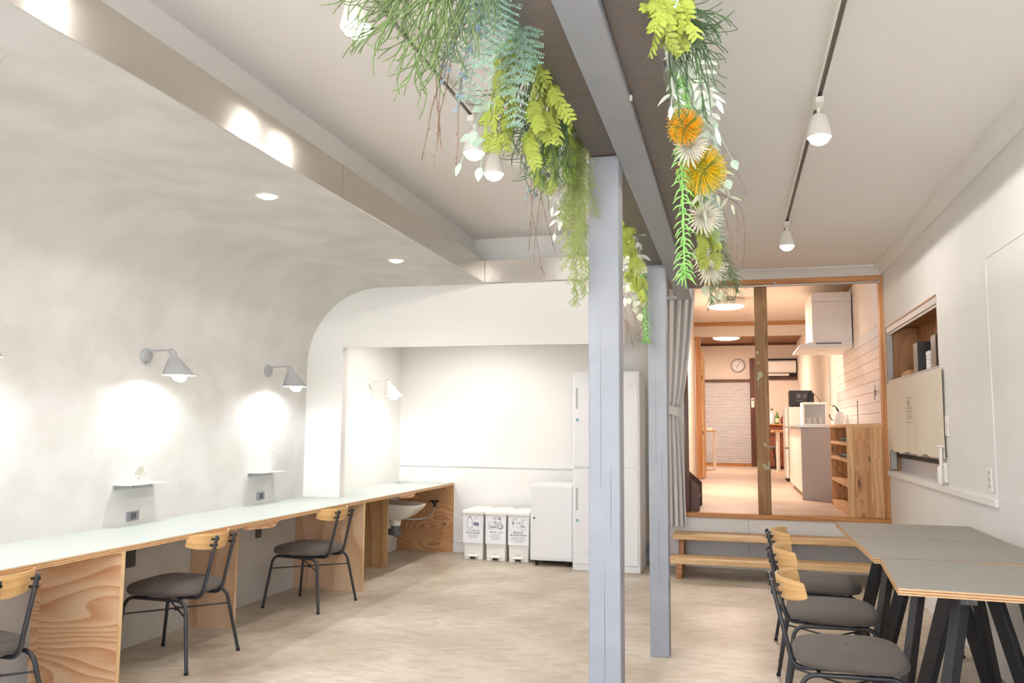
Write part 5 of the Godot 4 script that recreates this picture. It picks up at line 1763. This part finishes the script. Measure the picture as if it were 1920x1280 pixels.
# ---------------------------------------------------------------- grey curtain tied back at the opening
func build_curtain() -> void:
	var t := thing("tied_curtain", "grey floor-length curtain tied back at the left of the kitchen opening", "curtain", Vector3(0, 0, -7.925))
	var rows := []
	for j in 41:
		var y := lerpf(2.58, 0.372, j / 40.0)
		var l := -0.605
		var r: float
		var a: float
		if y > 1.44:
			var q := (y - 1.44) / (2.58 - 1.44)
			r = lerpf(-0.478, -0.318, pow(q, 0.62))
			a = lerpf(0.014, 0.042, q)
		else:
			var q := (1.44 - y) / (1.44 - 0.37)
			r = lerpf(-0.478, -0.424, pow(q, 0.55))
			a = lerpf(0.012, 0.03, q)
		var row := []
		for i in 97:
			var u := i / 96.0
			var ph := u * TAU * 4.0
			row.append(Vector3(lerpf(l, r, u) + 0.014 * sin(ph * 2.0) * (a / 0.042), y, a * (cos(ph) + 0.25 * sin(ph * 2.3 + y))))
		rows.append(row)
	var m := MB.new()
	m.grid(rows)
	part("cloth", m, M.curtain, t)
	var b := MB.new()
	var ring := []
	for y in [1.395, 1.48]:
		var rr := []
		for i in 20:
			var a := TAU * i / 20
			rr.append(Vector3(-0.54 + cos(a) * 0.068, y - 0.02 * cos(a), sin(a) * 0.03))
		ring.append(rr)
	b.grid(ring, true)
	part("tie_band", b, M.curtain, t)
	var rl := MB.new()
	rl.tube([Vector3(-0.74, 2.59, 0.0), Vector3(1.3, 2.59, 0.0)], 0.011, 10)
	part("rail", rl, M.chrome_soft, t)
	var br := MB.new()
	for x in [-0.7, 0.4, 1.28]:
		br.box(Vector3(x, 2.61, -0.03), Vector3(0.02, 0.03, 0.07), 0.003)
	part("bracket", br, M.chrome_soft, t)


# ---------------------------------------------------------------- hanging plants
func hang(b: Vector3, tip: Vector3, jit := 0.0, arch := 0.0) -> Array:
	# out of the trough, over its lip, then down to the tip
	var s := -1.0 if b.x < -0.3 else 1.0
	var lip := Vector3(b.x + s * 0.05, 2.345, lerpf(b.z, tip.z, 0.15))
	var j := Vector3(rng.randf_range(-jit, jit), rng.randf_range(-jit, jit), rng.randf_range(-jit, jit))
	var reach := clampf(absf(tip.x - lip.x) / 0.35, 0.0, 1.0)
	var mid := lip.lerp(tip, 0.5) + Vector3(s * arch, 0.03 + 0.05 * reach + arch * 0.5, 0) + j
	return smooth_path([b, lip, mid, tip], 6)

func along(p: Array, q: float) -> Vector3:
	var f := clampf(q, 0.0, 0.9999) * (p.size() - 1)
	var i := int(f)
	return (p[i] as Vector3).lerp(p[i + 1], f - i)

func heading(p: Array, q: float) -> Vector3:
	return (along(p, q + 0.03) - along(p, q - 0.03)).normalized()

func taper(n: int, r: float, least := 0.5) -> Array:
	var o := []
	for i in n:
		o.append(lerpf(r, r * least, float(i) / maxi(1, n - 1)))
	return o

func rush_spray(label: String, b: Vector3, tips: Array, m: Material, r: float, reach := 1.0) -> void:
	var t := thing("rush_spray", label, "plant", b)
	var sgn := -1.0 if b.x < -0.3 else 1.0
	for tip in tips:
		var p := hang(b + Vector3(rng.randf_range(-0.02, 0.02), 0, rng.randf_range(-0.06, 0.06)), tip, 0.03)
		for i in p.size():
			p[i] -= b
		var mb := MB.new()
		mb.tube(p, taper(p.size(), r, 0.75), 6)
		# the stems fork in a Y, and each fork may fork again
		for k in 4:
			var q := rng.randf_range(0.38, 0.9)
			fork(mb, along(p, q), heading(p, q), ((1.0 - q) * 0.2 + rng.randf_range(0.035, 0.06)) * reach, r * 0.85, 2, sgn)
		fork(mb, p[p.size() - 1], heading(p, 0.96), 0.04 * reach, r * 0.75, 1, sgn)
		part("stem", mb, m, t)

func fork(mb: MB, o: Vector3, d: Vector3, l: float, r: float, depth: int, out: float) -> void:
	var side := d.cross(Vector3(rng.randf_range(-0.6, 0.6), rng.randf_range(-0.6, 0.6), 1.0)).normalized()
	if rng.randf() < 0.5:
		side = -side
	var e := o + (d + side * rng.randf_range(0.45, 0.95)).normalized() * l
	e.x = maxf(e.x, o.x) if out > 0.0 else minf(e.x, o.x + 0.02)
	var mid := o.lerp(e, 0.5) + (d - side * 0.2) * l * 0.08
	var p := smooth_path([o, mid, e], 3)
	mb.tube(p, taper(p.size(), r, 0.8), 5)
	if depth > 1:
		var dd := (e - mid).normalized()
		fork(mb, e, dd, l * 0.7, r * 0.85, depth - 1, out)
		fork(mb, mid, dd, l * 0.75, r * 0.85, depth - 1, out)

func flat_leaf(mb: MB, o: Vector3, d: Vector3, up: Vector3, l: float, w: float, lobes := 0, curl := 0.15) -> void:
	var side := d.cross(up).normalized()
	var nn := side.cross(d).normalized()
	var rows := []
	var N := 9 if lobes == 0 else lobes * 4 + 1
	for i in N:
		var q := float(i) / (N - 1)
		var hw := sin(PI * pow(q, 0.8)) * w * 0.5 + 0.0006
		if lobes > 0:
			hw *= 0.5 + 0.5 * absf(sin(q * PI * lobes))
		var c := o + d * l * q - nn * curl * l * q * q
		var back := -d * (0.25 * hw if lobes > 0 else 0.0)
		rows.append([c - side * hw + nn * hw * 0.25 + back, c, c + side * hw + nn * hw * 0.25 + back])
	mb.grid(rows)

func lobed_leaf(mb: MB, o: Vector3, d: Vector3, up: Vector3, l: float, w: float, curl: float) -> void:
	# a midrib with rounded lobes in pairs, like an oak leaf
	var side := d.cross(up).normalized()
	var nn := side.cross(d).normalized()
	flat_leaf(mb, o, d, up, l, w * 0.16, 0, curl)
	for i in 5:
		var q := 0.18 + 0.17 * i
		var c := o + d * l * q - nn * curl * l * q * q
		var lw := w * 0.5 * sin(PI * (0.22 + 0.62 * q)) * 1.1
		for sg in [-1.0, 1.0]:
			var dir: Vector3 = (side * sg + d * 0.8 + nn * rng.randf_range(-0.35, 0.35)).normalized()
			var s2 := dir.cross(nn).normalized()
			var rows := []
			for j in 5:
				var f := j / 4.0
				var hw: float = lw * 0.2 * [0.55, 0.8, 1.0, 0.85, 0.1][j]
				var cc := c + dir * lw * f - nn * lw * 0.25 * f * f
				rows.append([cc - s2 * hw, cc + nn * hw * 0.3, cc + s2 * hw])
			mb.grid(rows)

func lobed_spray(label: String, b: Vector3, tips: Array, m: Material, l: float) -> void:
	var t := thing("oak_leaf_plant", label, "plant", b)
	for tip in tips:
		for rep in 2:
			var p := hang(b + Vector3(0, 0, rng.randf_range(-0.05, 0.05)), tip + Vector3(rng.randf_range(-0.015, 0.015), rng.randf_range(0.0, 0.05), rng.randf_range(-0.03, 0.03)), 0.015)
			for i in p.size():
				p[i] -= b
			var st := MB.new()
			st.tube(p, taper(p.size(), 0.003), 6)
			part("stem", st, m, t)
			for k in 8:
				var q := 0.25 + 0.72 * k / 7.0
				var d := heading(p, q)
				var out := Vector3(rng.randf_range(-1, 1), rng.randf_range(-0.5, 0.5), rng.randf_range(-1, 1)).normalized()
				var dir := (d * 0.8 + out * 0.6 + Vector3(0, -0.5, 0)).normalized()
				var lf := MB.new()
				lobed_leaf(lf, along(p, q), dir, Vector3(rng.randf_range(-0.6, 0.6), 0.8, rng.randf_range(0.1, 0.9)).normalized(), l * rng.randf_range(0.6, 1.0), l * 0.62, rng.randf_range(0.05, 0.4))
				part("leaf", lf, m, t)

func fern_spray(label: String, b: Vector3, tips: Array, m: Material, w: float) -> void:
	var t := thing("fern_spray", label, "plant", b)
	for tip in tips:
		var p := hang(b + Vector3(0, 0, rng.randf_range(-0.03, 0.03)), tip, 0.01)
		for i in p.size():
			p[i] -= b
		var mb := MB.new()
		mb.tube(p, taper(p.size(), 0.0018), 5)
		var face := Vector3(0.1, 0.1, 1).normalized()
		for k in 25:
			var q := 0.28 + 0.72 * k / 25.0
			var o := along(p, q)
			var d := heading(p, q)
			var side := d.cross(face).normalized()
			for s in [-1.0, 1.0]:
				var l := w * 0.5 * pow(sin(PI * clampf(0.12 + 0.86 * (1.0 - (q - 0.3) / 0.7), 0.02, 0.98) * 0.62), 1.0) + 0.006
				var dir: Vector3 = (side * s + d * 0.55 + face * rng.randf_range(-0.25, 0.25)).normalized()
				var n := maxi(3, int(l / 0.0055))
				for j in n:
					var c := o + dir * l * (j + 0.5) / n
					var sz := 0.0072 * (1.0 - 0.55 * j / n)
					var pd := dir.cross(face).normalized()
					for ss in [-1.0, 1.0]:
						mb.tri(c - dir * 0.0012, c + pd * ss * sz + dir * sz * 0.55, c + dir * 0.0036 + pd * ss * sz * 0.4)
						mb.tri(c - dir * 0.0012, c + dir * 0.0026 + pd * ss * sz * 0.3, c + dir * 0.0052)
		part("frond", mb, m if tip.y < 2.1 else M.fern_deep, t)

func twig_spray(label: String, b: Vector3, tips: Array) -> void:
	var t := thing("bare_twig", label, "twig", b)
	for tip in tips:
		var p := hang(b, tip, 0.03, rng.randf_range(0.02, 0.09))
		for i in p.size():
			p[i] -= b
			if i > 6:
				p[i] += Vector3(rng.randf_range(-1, 1), rng.randf_range(-1, 1), rng.randf_range(-1, 1)) * 0.003
		var mb := MB.new()
		mb.tube(p, taper(p.size(), 0.0023, 0.5), 5)
		for k in 9:
			var q := 0.4 + 0.6 * k / 9.0
			var d := heading(p, q)
			var s := d.cross(Vector3(rng.randf_range(-1, 1), rng.randf_range(-1, 1), rng.randf_range(-1, 1))).normalized()
			mb.tube([along(p, q), along(p, q) + (d + s * 0.7).normalized() * 0.009], [0.0018, 0.0008], 5)
		for k in 2:
			var q := rng.randf_range(0.5, 0.75)
			var d := heading(p, q)
			var s := d.cross(Vector3(rng.randf_range(-1, 1), rng.randf_range(-1, 1), rng.randf_range(-1, 1))).normalized()
			mb.tube([along(p, q), along(p, q) + (d + s * 0.5).normalized() * 0.05], [0.0011, 0.0006], 5)
		part("twig", mb, M.twig, t)

func leaf_sprig(label: String, b: Vector3, tips: Array, m: Material, l: float, w: float, n: int) -> void:
	var t := thing("leafy_sprig", label, "plant", b)
	for tip in tips:
		var p := hang(b + Vector3(0, 0, rng.randf_range(-0.03, 0.03)), tip, 0.012)
		for i in p.size():
			p[i] -= b
		var st := MB.new()
		st.tube(p, taper(p.size(), 0.0018), 5)
		part("stem", st, m, t)
		var fold := rng.randf_range(0.0, TAU)
		for k in n:
			var q := 0.3 + 0.7 * (k + 0.5) / n
			var d := heading(p, q)
			var s := d.cross(Vector3(0.2, 0.3, 1)).normalized().rotated(d, fold + k * 1.3)
			for sg in ([-1.0, 1.0] if k < n - 1 else [1.0]):
				var lf := MB.new()
				var dir: Vector3 = (d * 0.7 + s * sg * 0.8).normalized() if k < n - 1 else d
				flat_leaf(lf, along(p, q) + dir * 0.004, dir, Vector3(rng.randf_range(-0.4, 0.4), 0.5, 1).normalized(), l * rng.randf_range(0.75, 1.1) * lerpf(1.0, 0.6, q * q), w * lerpf(1.0, 0.65, q * q), 0, rng.randf_range(-0.1, 0.2))
				part("leaf", lf, m, t)

func moss_trail(label: String, b: Vector3, tips: Array, m: Material) -> void:
	var t := thing("trailing_plant", label, "plant", b)
	for tip in tips:
		for rep in 2:
			var p := hang(b + Vector3(0, 0, rng.randf_range(-0.04, 0.04)), tip + Vector3(rng.randf_range(-0.014, 0.014), rng.randf_range(-0.02, 0.04), rng.randf_range(-0.03, 0.03)), 0.012)
			for i in p.size():
				p[i] -= b
			var mb := MB.new()
			mb.tube(p, taper(p.size(), 0.0016), 5)
			var l := 0.0
			for i in p.size() - 1:
				l += (p[i] as Vector3).distance_to(p[i + 1])
			for k in int(l / 0.011):
				var q := 0.22 + 0.78 * k / (l / 0.011)
				var d := heading(p, q)
				var s := d.cross(Vector3(rng.randf_range(-1, 1), rng.randf_range(-1, 1), rng.randf_range(-1, 1))).normalized()
				var o := along(p, q)
				var e := o + (d * 0.8 + s).normalized() * rng.randf_range(0.016, 0.036)
				mb.tube([o, e], [0.0013, 0.001], 4, false)
				for f in 2:
					var c := o.lerp(e, 0.5 + 0.3 * f)
					mb.tube([c, c + (d + s.rotated(d, 1.0 + 3.2 * f)).normalized() * 0.014], [0.0011, 0.0008], 3, false)
			part("strand", mb, m, t)

func chain_trail(label: String, b: Vector3, tips: Array, m: Material, l: float) -> void:
	var t := thing("needle_trail", label, "plant", b)
	var p := hang(b, tips[0], 0.0)
	for i in p.size():
		p[i] -= b
	var st := MB.new()
	st.tube(p, 0.003, 7)
	part("stem", st, m, t)
	var mb := MB.new()
	for k in 210:
		var q := 0.1 + 0.9 * k / 210.0
		var d := heading(p, q)
		var s := d.cross(Vector3(0.3, 0.2, 1)).normalized().rotated(d, k * 2.4)
		var o := along(p, q)
		var ll := l * rng.randf_range(0.55, 0.85)
		var dir := (d * rng.randf_range(0.1, 0.7) + s).normalized()
		mb.tube([o, o + dir * ll * 0.55, o + dir * ll + d * ll * 0.3 - s * ll * 0.05], [0.0018, 0.003, 0.0008], 5, false)
	part("foliage", mb, m, t)

func needle_spray(label: String, b: Vector3, tips: Array, m: Material) -> void:
	var t := thing("pine_spray", label, "plant", b)
	for tip in tips:
		var p := hang(b + Vector3(0, 0, rng.randf_range(-0.05, 0.05)), tip, 0.015)
		for i in p.size():
			p[i] -= b
		var mb := MB.new()
		mb.tube(p, taper(p.size(), 0.003), 5)
		for k in 110:
			var q := 0.3 + 0.7 * k / 110.0
			var d := heading(p, q)
			var s := d.cross(Vector3(rng.randf_range(-1, 1), rng.randf_range(-1, 1), rng.randf_range(-1, 1))).normalized()
			var o := along(p, q)
			mb.tube([o, o + (d + s * 0.8).normalized() * rng.randf_range(0.03, 0.065)], [0.0015, 0.0008], 3, false)
		part("branch", mb, m, t)

func flower_stem(t: Node3D, b: Vector3, c: Vector3) -> Array:
	var p := hang(b, c, 0.0)
	for i in p.size():
		p[i] -= b
	var st := MB.new()
	st.tube(p, 0.003, 6)
	part("stem", st, M.sedum, t)
	return p

func spider_flower(label: String, b: Vector3, tips: Array, m: Material, r: float) -> void:
	var t := thing("spider_flower", label, "flower", b)
	var c: Vector3 = tips[0] - b
	flower_stem(t, b, tips[0])
	var ax := Vector3(0.35, -0.55, 0.76).normalized()
	var u := ax.cross(Vector3.UP).normalized()
	var v := ax.cross(u)
	var mb := MB.new()
	for k in 84:
		var a := k * 2.39996
		var f := float(k) / 84.0
		var open := lerpf(0.25, 1.5, pow(f, 0.7))
		var d := (ax * cos(open) + (u * cos(a) + v * sin(a)) * sin(open)).normalized()
		var l := r * lerpf(0.6, 1.05, f) * rng.randf_range(0.85, 1.1)
		mb.tube([c, c + d * l * 0.6, c + d * l + ax * l * 0.12], [0.0018, 0.0028, 0.0014], 4, false)
	part("petals", mb, m, t)
	var ce := MB.new()
	ce.lathe([[0.0, 0.007], [0.006, 0.005], [0.009, 0.0]], 12, Transform3D(Basis(u, ax, -v), c + ax * 0.006))
	part("flower_centre", ce, M.lime, t)

func pincushion(label: String, b: Vector3, tips: Array, m: Material, r: float) -> void:
	var t := thing("pincushion_flower", label, "flower", b)
	var c: Vector3 = tips[0] - b
	flower_stem(t, b, tips[0])
	var ax := Vector3(0.6, -0.5, 0.5).normalized()
	var core := MB.new()
	core.lathe([[0.0, r * 0.42], [r * 0.22, r * 0.36], [r * 0.34, r * 0.1], [r * 0.3, -r * 0.2], [0.0, -r * 0.36]], 16, Transform3D(Basis.IDENTITY, c))
	part("flower_core", core, M.lime_dark, t)
	var mb := MB.new()
	var mc := MB.new()
	for k in 300:
		var f := (k + 0.5) / 300.0
		var y := 1.0 - 2.0 * f
		var a := k * 2.39996
		var d := Vector3(sqrt(1 - y * y) * cos(a), y, sqrt(1 - y * y) * sin(a))
		var bend := (d + ax * 0.5).normalized()
		var s := d.cross(ax).normalized()
		var l := r * rng.randf_range(0.85, 1.1)
		var q := [c + d * r * 0.3, c + d * l * 0.72 + s * 0.003, c + d * l * 0.85 + bend * l * 0.16, c + d * l * 0.84 + bend * l * 0.24 - d * 0.006]
		(mb if k % 3 else mc).tube(q, [0.0012, 0.0013, 0.0013, 0.0018], 4, false)
	part("styles", mb, m, t)
	part("inner_styles", mc, M.lime, t)


func build_plants() -> void:
	rush_spray("big green rush spray hanging at the upper edge over the track", Vector3(-0.448, 2.300, -1.659), [Vector3(-0.860, 2.261, -1.709), Vector3(-0.813, 2.221, -1.669), Vector3(-0.802, 2.180, -1.629), Vector3(-0.805, 2.183, -1.699), Vector3(-0.816, 2.172, -1.659), Vector3(-0.753, 2.079, -1.619), Vector3(-0.750, 2.156, -1.689), Vector3(-0.708, 2.038, -1.649), Vector3(-0.665, 2.012, -1.609), Vector3(-0.678, 2.045, -1.679), Vector3(-0.647, 2.034, -1.639), Vector3(-0.789, 2.160, -1.709), Vector3(-0.745, 2.174, -1.669), Vector3(-0.616, 2.054, -1.629), Vector3(-0.609, 2.087, -1.699), Vector3(-0.643, 2.101, -1.659), Vector3(-0.665, 2.079, -1.619), Vector3(-0.591, 2.115, -1.689), Vector3(-0.541, 2.128, -1.649), Vector3(-0.674, 2.124, -1.609), Vector3(-0.737, 2.204, -1.679), Vector3(-0.780, 2.240, -1.639), Vector3(-0.772, 2.289, -1.709), Vector3(-0.573, 2.178, -1.669), Vector3(-0.681, 2.049, -1.629), Vector3(-0.731, 2.123, -1.699), Vector3(-0.625, 2.143, -1.659)], M.rush, 0.0021)
	fern_spray("blue-green fern with long fronds beside the big rush spray", Vector3(-0.448, 2.300, -1.717), [Vector3(-0.576, 2.019, -1.757), Vector3(-0.610, 2.108, -1.725), Vector3(-0.523, 2.072, -1.693), Vector3(-0.560, 2.178, -1.749), Vector3(-0.499, 2.111, -1.717)], M.fern, 0.13)
	fern_spray("blue-green fern hanging against the dark trough edge", Vector3(-0.448, 2.300, -1.849), [Vector3(-0.496, 1.995, -1.879), Vector3(-0.465, 2.097, -1.855), Vector3(-0.437, 2.124, -1.831), Vector3(-0.516, 2.076, -1.873)], M.fern, 0.1)
	lobed_spray("lime green lobed foliage hanging in front of the fern", Vector3(-0.448, 2.300, -2.113), [Vector3(-0.529, 2.024, -2.143), Vector3(-0.464, 2.051, -2.119), Vector3(-0.495, 2.090, -2.095), Vector3(-0.450, 2.116, -2.137)], M.lime, 0.085)
	lobed_spray("lime foliage tuft below the blue-green fern", Vector3(-0.448, 2.300, -2.005), [Vector3(-0.616, 2.035, -2.035), Vector3(-0.568, 2.026, -2.011), Vector3(-0.583, 2.072, -1.987), Vector3(-0.551, 2.056, -2.029)], M.lime, 0.07)
	lobed_spray("yellow-green foliage just above the front post", Vector3(-0.448, 2.300, -2.641), [Vector3(-0.630, 2.114, -2.671), Vector3(-0.569, 2.092, -2.647), Vector3(-0.519, 2.114, -2.623), Vector3(-0.601, 2.170, -2.665)], M.lime_dark, 0.08)
	rush_spray("dark green thin rush beside the trough above the front post", Vector3(-0.448, 2.300, -2.412), [Vector3(-0.613, 2.051, -2.452), Vector3(-0.579, 2.026, -2.420), Vector3(-0.552, 2.036, -2.388), Vector3(-0.538, 2.018, -2.444), Vector3(-0.502, 2.051, -2.412), Vector3(-0.463, 2.068, -2.380), Vector3(-0.592, 2.079, -2.436), Vector3(-0.542, 2.065, -2.404), Vector3(-0.605, 2.076, -2.372), Vector3(-0.514, 2.028, -2.428), Vector3(-0.557, 2.005, -2.396), Vector3(-0.494, 2.043, -2.452), Vector3(-0.648, 2.112, -2.420)], M.rush_dark, 0.0019)
	rush_spray("small dark rush tuft between fern and paired spotlights", Vector3(-0.448, 2.300, -2.181), [Vector3(-0.612, 2.096, -2.211), Vector3(-0.586, 2.075, -2.187), Vector3(-0.557, 2.052, -2.163), Vector3(-0.623, 2.118, -2.205), Vector3(-0.546, 2.069, -2.181), Vector3(-0.586, 2.106, -2.157)], M.rush_dark, 0.0018)
	twig_spray("bare brown twigs arching left over the paired spotlights", Vector3(-0.448, 2.300, -1.851), [Vector3(-0.749, 1.940, -1.911), Vector3(-0.697, 1.903, -1.863), Vector3(-0.672, 1.948, -1.815), Vector3(-0.650, 1.913, -1.899), Vector3(-0.671, 1.934, -1.851)])
	leaf_sprig("pale round-leaved eucalyptus in front of the paired spotlights", Vector3(-0.448, 2.300, -2.051), [Vector3(-0.704, 1.973, -2.081), Vector3(-0.655, 2.053, -2.057), Vector3(-0.632, 1.941, -2.033)], M.pale_leaf, 0.055, 0.034, 7)
	leaf_sprig("thin grey-blue eucalyptus strand crossing the track", Vector3(-0.448, 2.300, -1.662), [Vector3(-0.583, 1.973, -1.692), Vector3(-0.607, 2.033, -1.668)], M.blue_leaf, 0.02, 0.016, 11)
	leaf_sprig("slate blue eucalyptus sprigs pointing left above the trailing moss", Vector3(-0.448, 2.300, -2.776), [Vector3(-0.695, 2.083, -2.791), Vector3(-0.665, 2.068, -2.779), Vector3(-0.633, 2.099, -2.767)], M.blue_leaf, 0.026, 0.017, 12)
	moss_trail("long yellow-green trailing plant hanging left of the front post", Vector3(-0.448, 2.300, -2.754), [Vector3(-0.510, 1.677, -2.754), Vector3(-0.491, 1.708, -2.714), Vector3(-0.515, 1.765, -2.674), Vector3(-0.484, 1.731, -2.744), Vector3(-0.535, 1.845, -2.704), Vector3(-0.459, 1.770, -2.664), Vector3(-0.513, 1.813, -2.734), Vector3(-0.548, 1.916, -2.694), Vector3(-0.475, 1.850, -2.654), Vector3(-0.473, 1.919, -2.724), Vector3(-0.520, 1.949, -2.684), Vector3(-0.508, 2.021, -2.754), Vector3(-0.560, 2.005, -2.714), Vector3(-0.457, 1.979, -2.674), Vector3(-0.432, 2.005, -2.744), Vector3(-0.444, 2.060, -2.704)], M.moss)
	leaf_sprig("whitish felted leaves tucked left of the trailing plant", Vector3(-0.448, 2.300, -2.712), [Vector3(-0.578, 1.926, -2.732), Vector3(-0.582, 2.016, -2.716), Vector3(-0.553, 1.955, -2.700)], M.dusty, 0.055, 0.016, 9)
	twig_spray("fine bare twigs below the slate blue sprigs", Vector3(-0.448, 2.300, -2.754), [Vector3(-0.684, 1.890, -2.784), Vector3(-0.659, 1.831, -2.760), Vector3(-0.616, 1.788, -2.736), Vector3(-0.587, 1.881, -2.778)])
	lobed_spray("lime foliage seen between the two posts", Vector3(-0.448, 2.300, -3.942), [Vector3(-0.493, 2.131, -3.992), Vector3(-0.430, 1.925, -3.952), Vector3(-0.401, 1.879, -3.912), Vector3(-0.471, 1.996, -3.982)], M.lime, 0.09)
	leaf_sprig("whitish felted foliage seen between the two posts", Vector3(-0.448, 2.300, -4.094), [Vector3(-0.504, 2.040, -4.144), Vector3(-0.459, 2.018, -4.104), Vector3(-0.420, 2.076, -4.064), Vector3(-0.512, 1.916, -4.134)], M.dusty, 0.08, 0.028, 8)
	leaf_sprig("pale round leaves hanging low between the two posts", Vector3(-0.448, 2.300, -4.409), [Vector3(-0.495, 1.921, -4.459), Vector3(-0.524, 1.960, -4.419), Vector3(-0.463, 1.866, -4.379)], M.olive, 0.07, 0.05, 8)
	chain_trail("green needle-leaved trail hanging left of the farther post", Vector3(-0.448, 2.300, -4.776), [Vector3(-0.470, 1.765, -4.776)], M.sedum, 0.048)
	twig_spray("bare twigs dangling between the two posts", Vector3(-0.448, 2.300, -4.544), [Vector3(-0.552, 1.784, -4.594), Vector3(-0.518, 1.708, -4.554), Vector3(-0.479, 1.768, -4.514)])
	lobed_spray("lime green foliage on the right trough at the upper edge", Vector3(-0.189, 2.300, -1.805), [Vector3(-0.090, 2.166, -1.845), Vector3(-0.110, 2.162, -1.813), Vector3(-0.137, 2.143, -1.781), Vector3(-0.087, 2.215, -1.837), Vector3(-0.150, 2.207, -1.805)], M.lime, 0.085)
	leaf_sprig("two pale leaves over the lime foliage at the upper edge", Vector3(-0.189, 2.300, -1.890), [Vector3(-0.136, 2.187, -1.820), Vector3(-0.112, 2.224, -1.812)], M.pale_leaf, 0.07, 0.036, 3)
	rush_spray("green rush spray hanging right over the open ceiling", Vector3(-0.189, 2.300, -2.018), [Vector3(-0.049, 2.268, -2.068), Vector3(-0.020, 2.175, -2.028), Vector3(-0.053, 2.216, -1.988), Vector3(-0.017, 2.151, -2.058), Vector3(-0.021, 2.096, -2.018), Vector3(-0.078, 2.042, -1.978), Vector3(-0.112, 2.070, -2.048), Vector3(-0.038, 2.050, -2.008), Vector3(-0.061, 2.103, -1.968), Vector3(-0.091, 2.191, -2.038), Vector3(-0.040, 2.076, -1.998), Vector3(-0.081, 2.117, -2.068), Vector3(-0.098, 2.119, -2.028), Vector3(-0.032, 2.142, -1.988), Vector3(-0.059, 2.204, -2.058), Vector3(-0.127, 2.131, -2.018), Vector3(-0.115, 2.073, -1.978), Vector3(-0.048, 2.032, -2.048)], M.rush_dark, 0.0019, 0.6)
	leaf_sprig("white felted leaves above the orange flower", Vector3(-0.189, 2.300, -2.244), [Vector3(-0.029, 2.088, -2.274), Vector3(-0.060, 2.161, -2.250), Vector3(-0.024, 2.148, -2.226), Vector3(-0.126, 2.121, -2.268), Vector3(-0.148, 2.152, -2.244)], M.dusty, 0.075, 0.018, 8)
	pincushion("orange spiky pincushion flower, upper of the two", Vector3(-0.189, 2.300, -2.276), [Vector3(-0.115, 2.103, -2.276)], M.petal_orange, 0.05)
	spider_flower("white spidery flower between the two pincushion flowers", Vector3(-0.189, 2.300, -2.400), [Vector3(-0.107, 2.077, -2.370)], M.petal_white, 0.058)
	pincushion("yellow spiky pincushion flower, lower of the two", Vector3(-0.189, 2.300, -2.487), [Vector3(-0.075, 2.043, -2.487)], M.petal_yellow, 0.075)
	leaf_sprig("pale green oval leaves right of the yellow flower", Vector3(-0.189, 2.300, -2.584), [Vector3(0.025, 2.079, -2.604), Vector3(0.004, 2.011, -2.588), Vector3(-0.032, 2.046, -2.572)], M.pale_leaf, 0.062, 0.036, 4)
	chain_trail("long bright green needle-leaved trail hanging in front of the beam", Vector3(-0.189, 2.300, -2.494), [Vector3(-0.126, 1.704, -2.414)], M.sedum, 0.05)
	leaf_sprig("grey-green narrow leaves below the yellow flower", Vector3(-0.189, 2.300, -2.826), [Vector3(0.011, 2.026, -2.851), Vector3(-0.036, 2.059, -2.831), Vector3(-0.080, 2.001, -2.811), Vector3(-0.098, 2.077, -2.846)], M.olive, 0.075, 0.016, 12)
	spider_flower("white spidery flower above the small lime tuft", Vector3(-0.189, 2.300, -2.918), [Vector3(-0.089, 1.998, -2.868)], M.petal_white, 0.072)
	fern_spray("small grey-green fern right of the white flowers", Vector3(-0.189, 2.300, -3.282), [Vector3(-0.031, 2.004, -3.307), Vector3(-0.044, 2.058, -3.287)], M.fern, 0.1)
	lobed_spray("small lime tuft between the white flowers", Vector3(-0.189, 2.300, -3.589), [Vector3(-0.050, 2.027, -3.619), Vector3(-0.105, 2.011, -3.595), Vector3(-0.131, 2.026, -3.571), Vector3(-0.083, 2.067, -3.613)], M.lime, 0.09)
	spider_flower("white spidery flower lowest on the right trough", Vector3(-0.189, 2.300, -4.006), [Vector3(-0.090, 2.019, -3.946)], M.petal_white, 0.085)
	spider_flower("small white flower half hidden under the lime tuft", Vector3(-0.189, 2.300, -3.838), [Vector3(-0.117, 2.051, -3.838)], M.petal_white, 0.06)
	needle_spray("dark green pine-like foliage at the far end of the right trough", Vector3(-0.189, 2.300, -4.310), [Vector3(0.035, 1.968, -4.370), Vector3(0.017, 2.024, -4.322), Vector3(-0.011, 1.922, -4.274), Vector3(-0.051, 1.930, -4.358), Vector3(0.043, 1.994, -4.310), Vector3(-0.089, 1.901, -4.262), Vector3(-0.028, 2.016, -4.346), Vector3(-0.076, 1.969, -4.298)], M.pine_leaf)
	leaf_sprig("grey-green round leaves at the far end of the right trough", Vector3(-0.189, 2.300, -4.373), [Vector3(-0.127, 2.005, -4.423), Vector3(-0.091, 1.946, -4.383), Vector3(-0.050, 1.956, -4.343)], M.olive, 0.09, 0.06, 5)
	twig_spray("fine bare twigs right of the lime tuft", Vector3(-0.189, 2.300, -3.741), [Vector3(0.083, 2.227, -3.791), Vector3(0.055, 1.983, -3.751), Vector3(0.028, 2.000, -3.711), Vector3(0.017, 2.063, -3.781)])
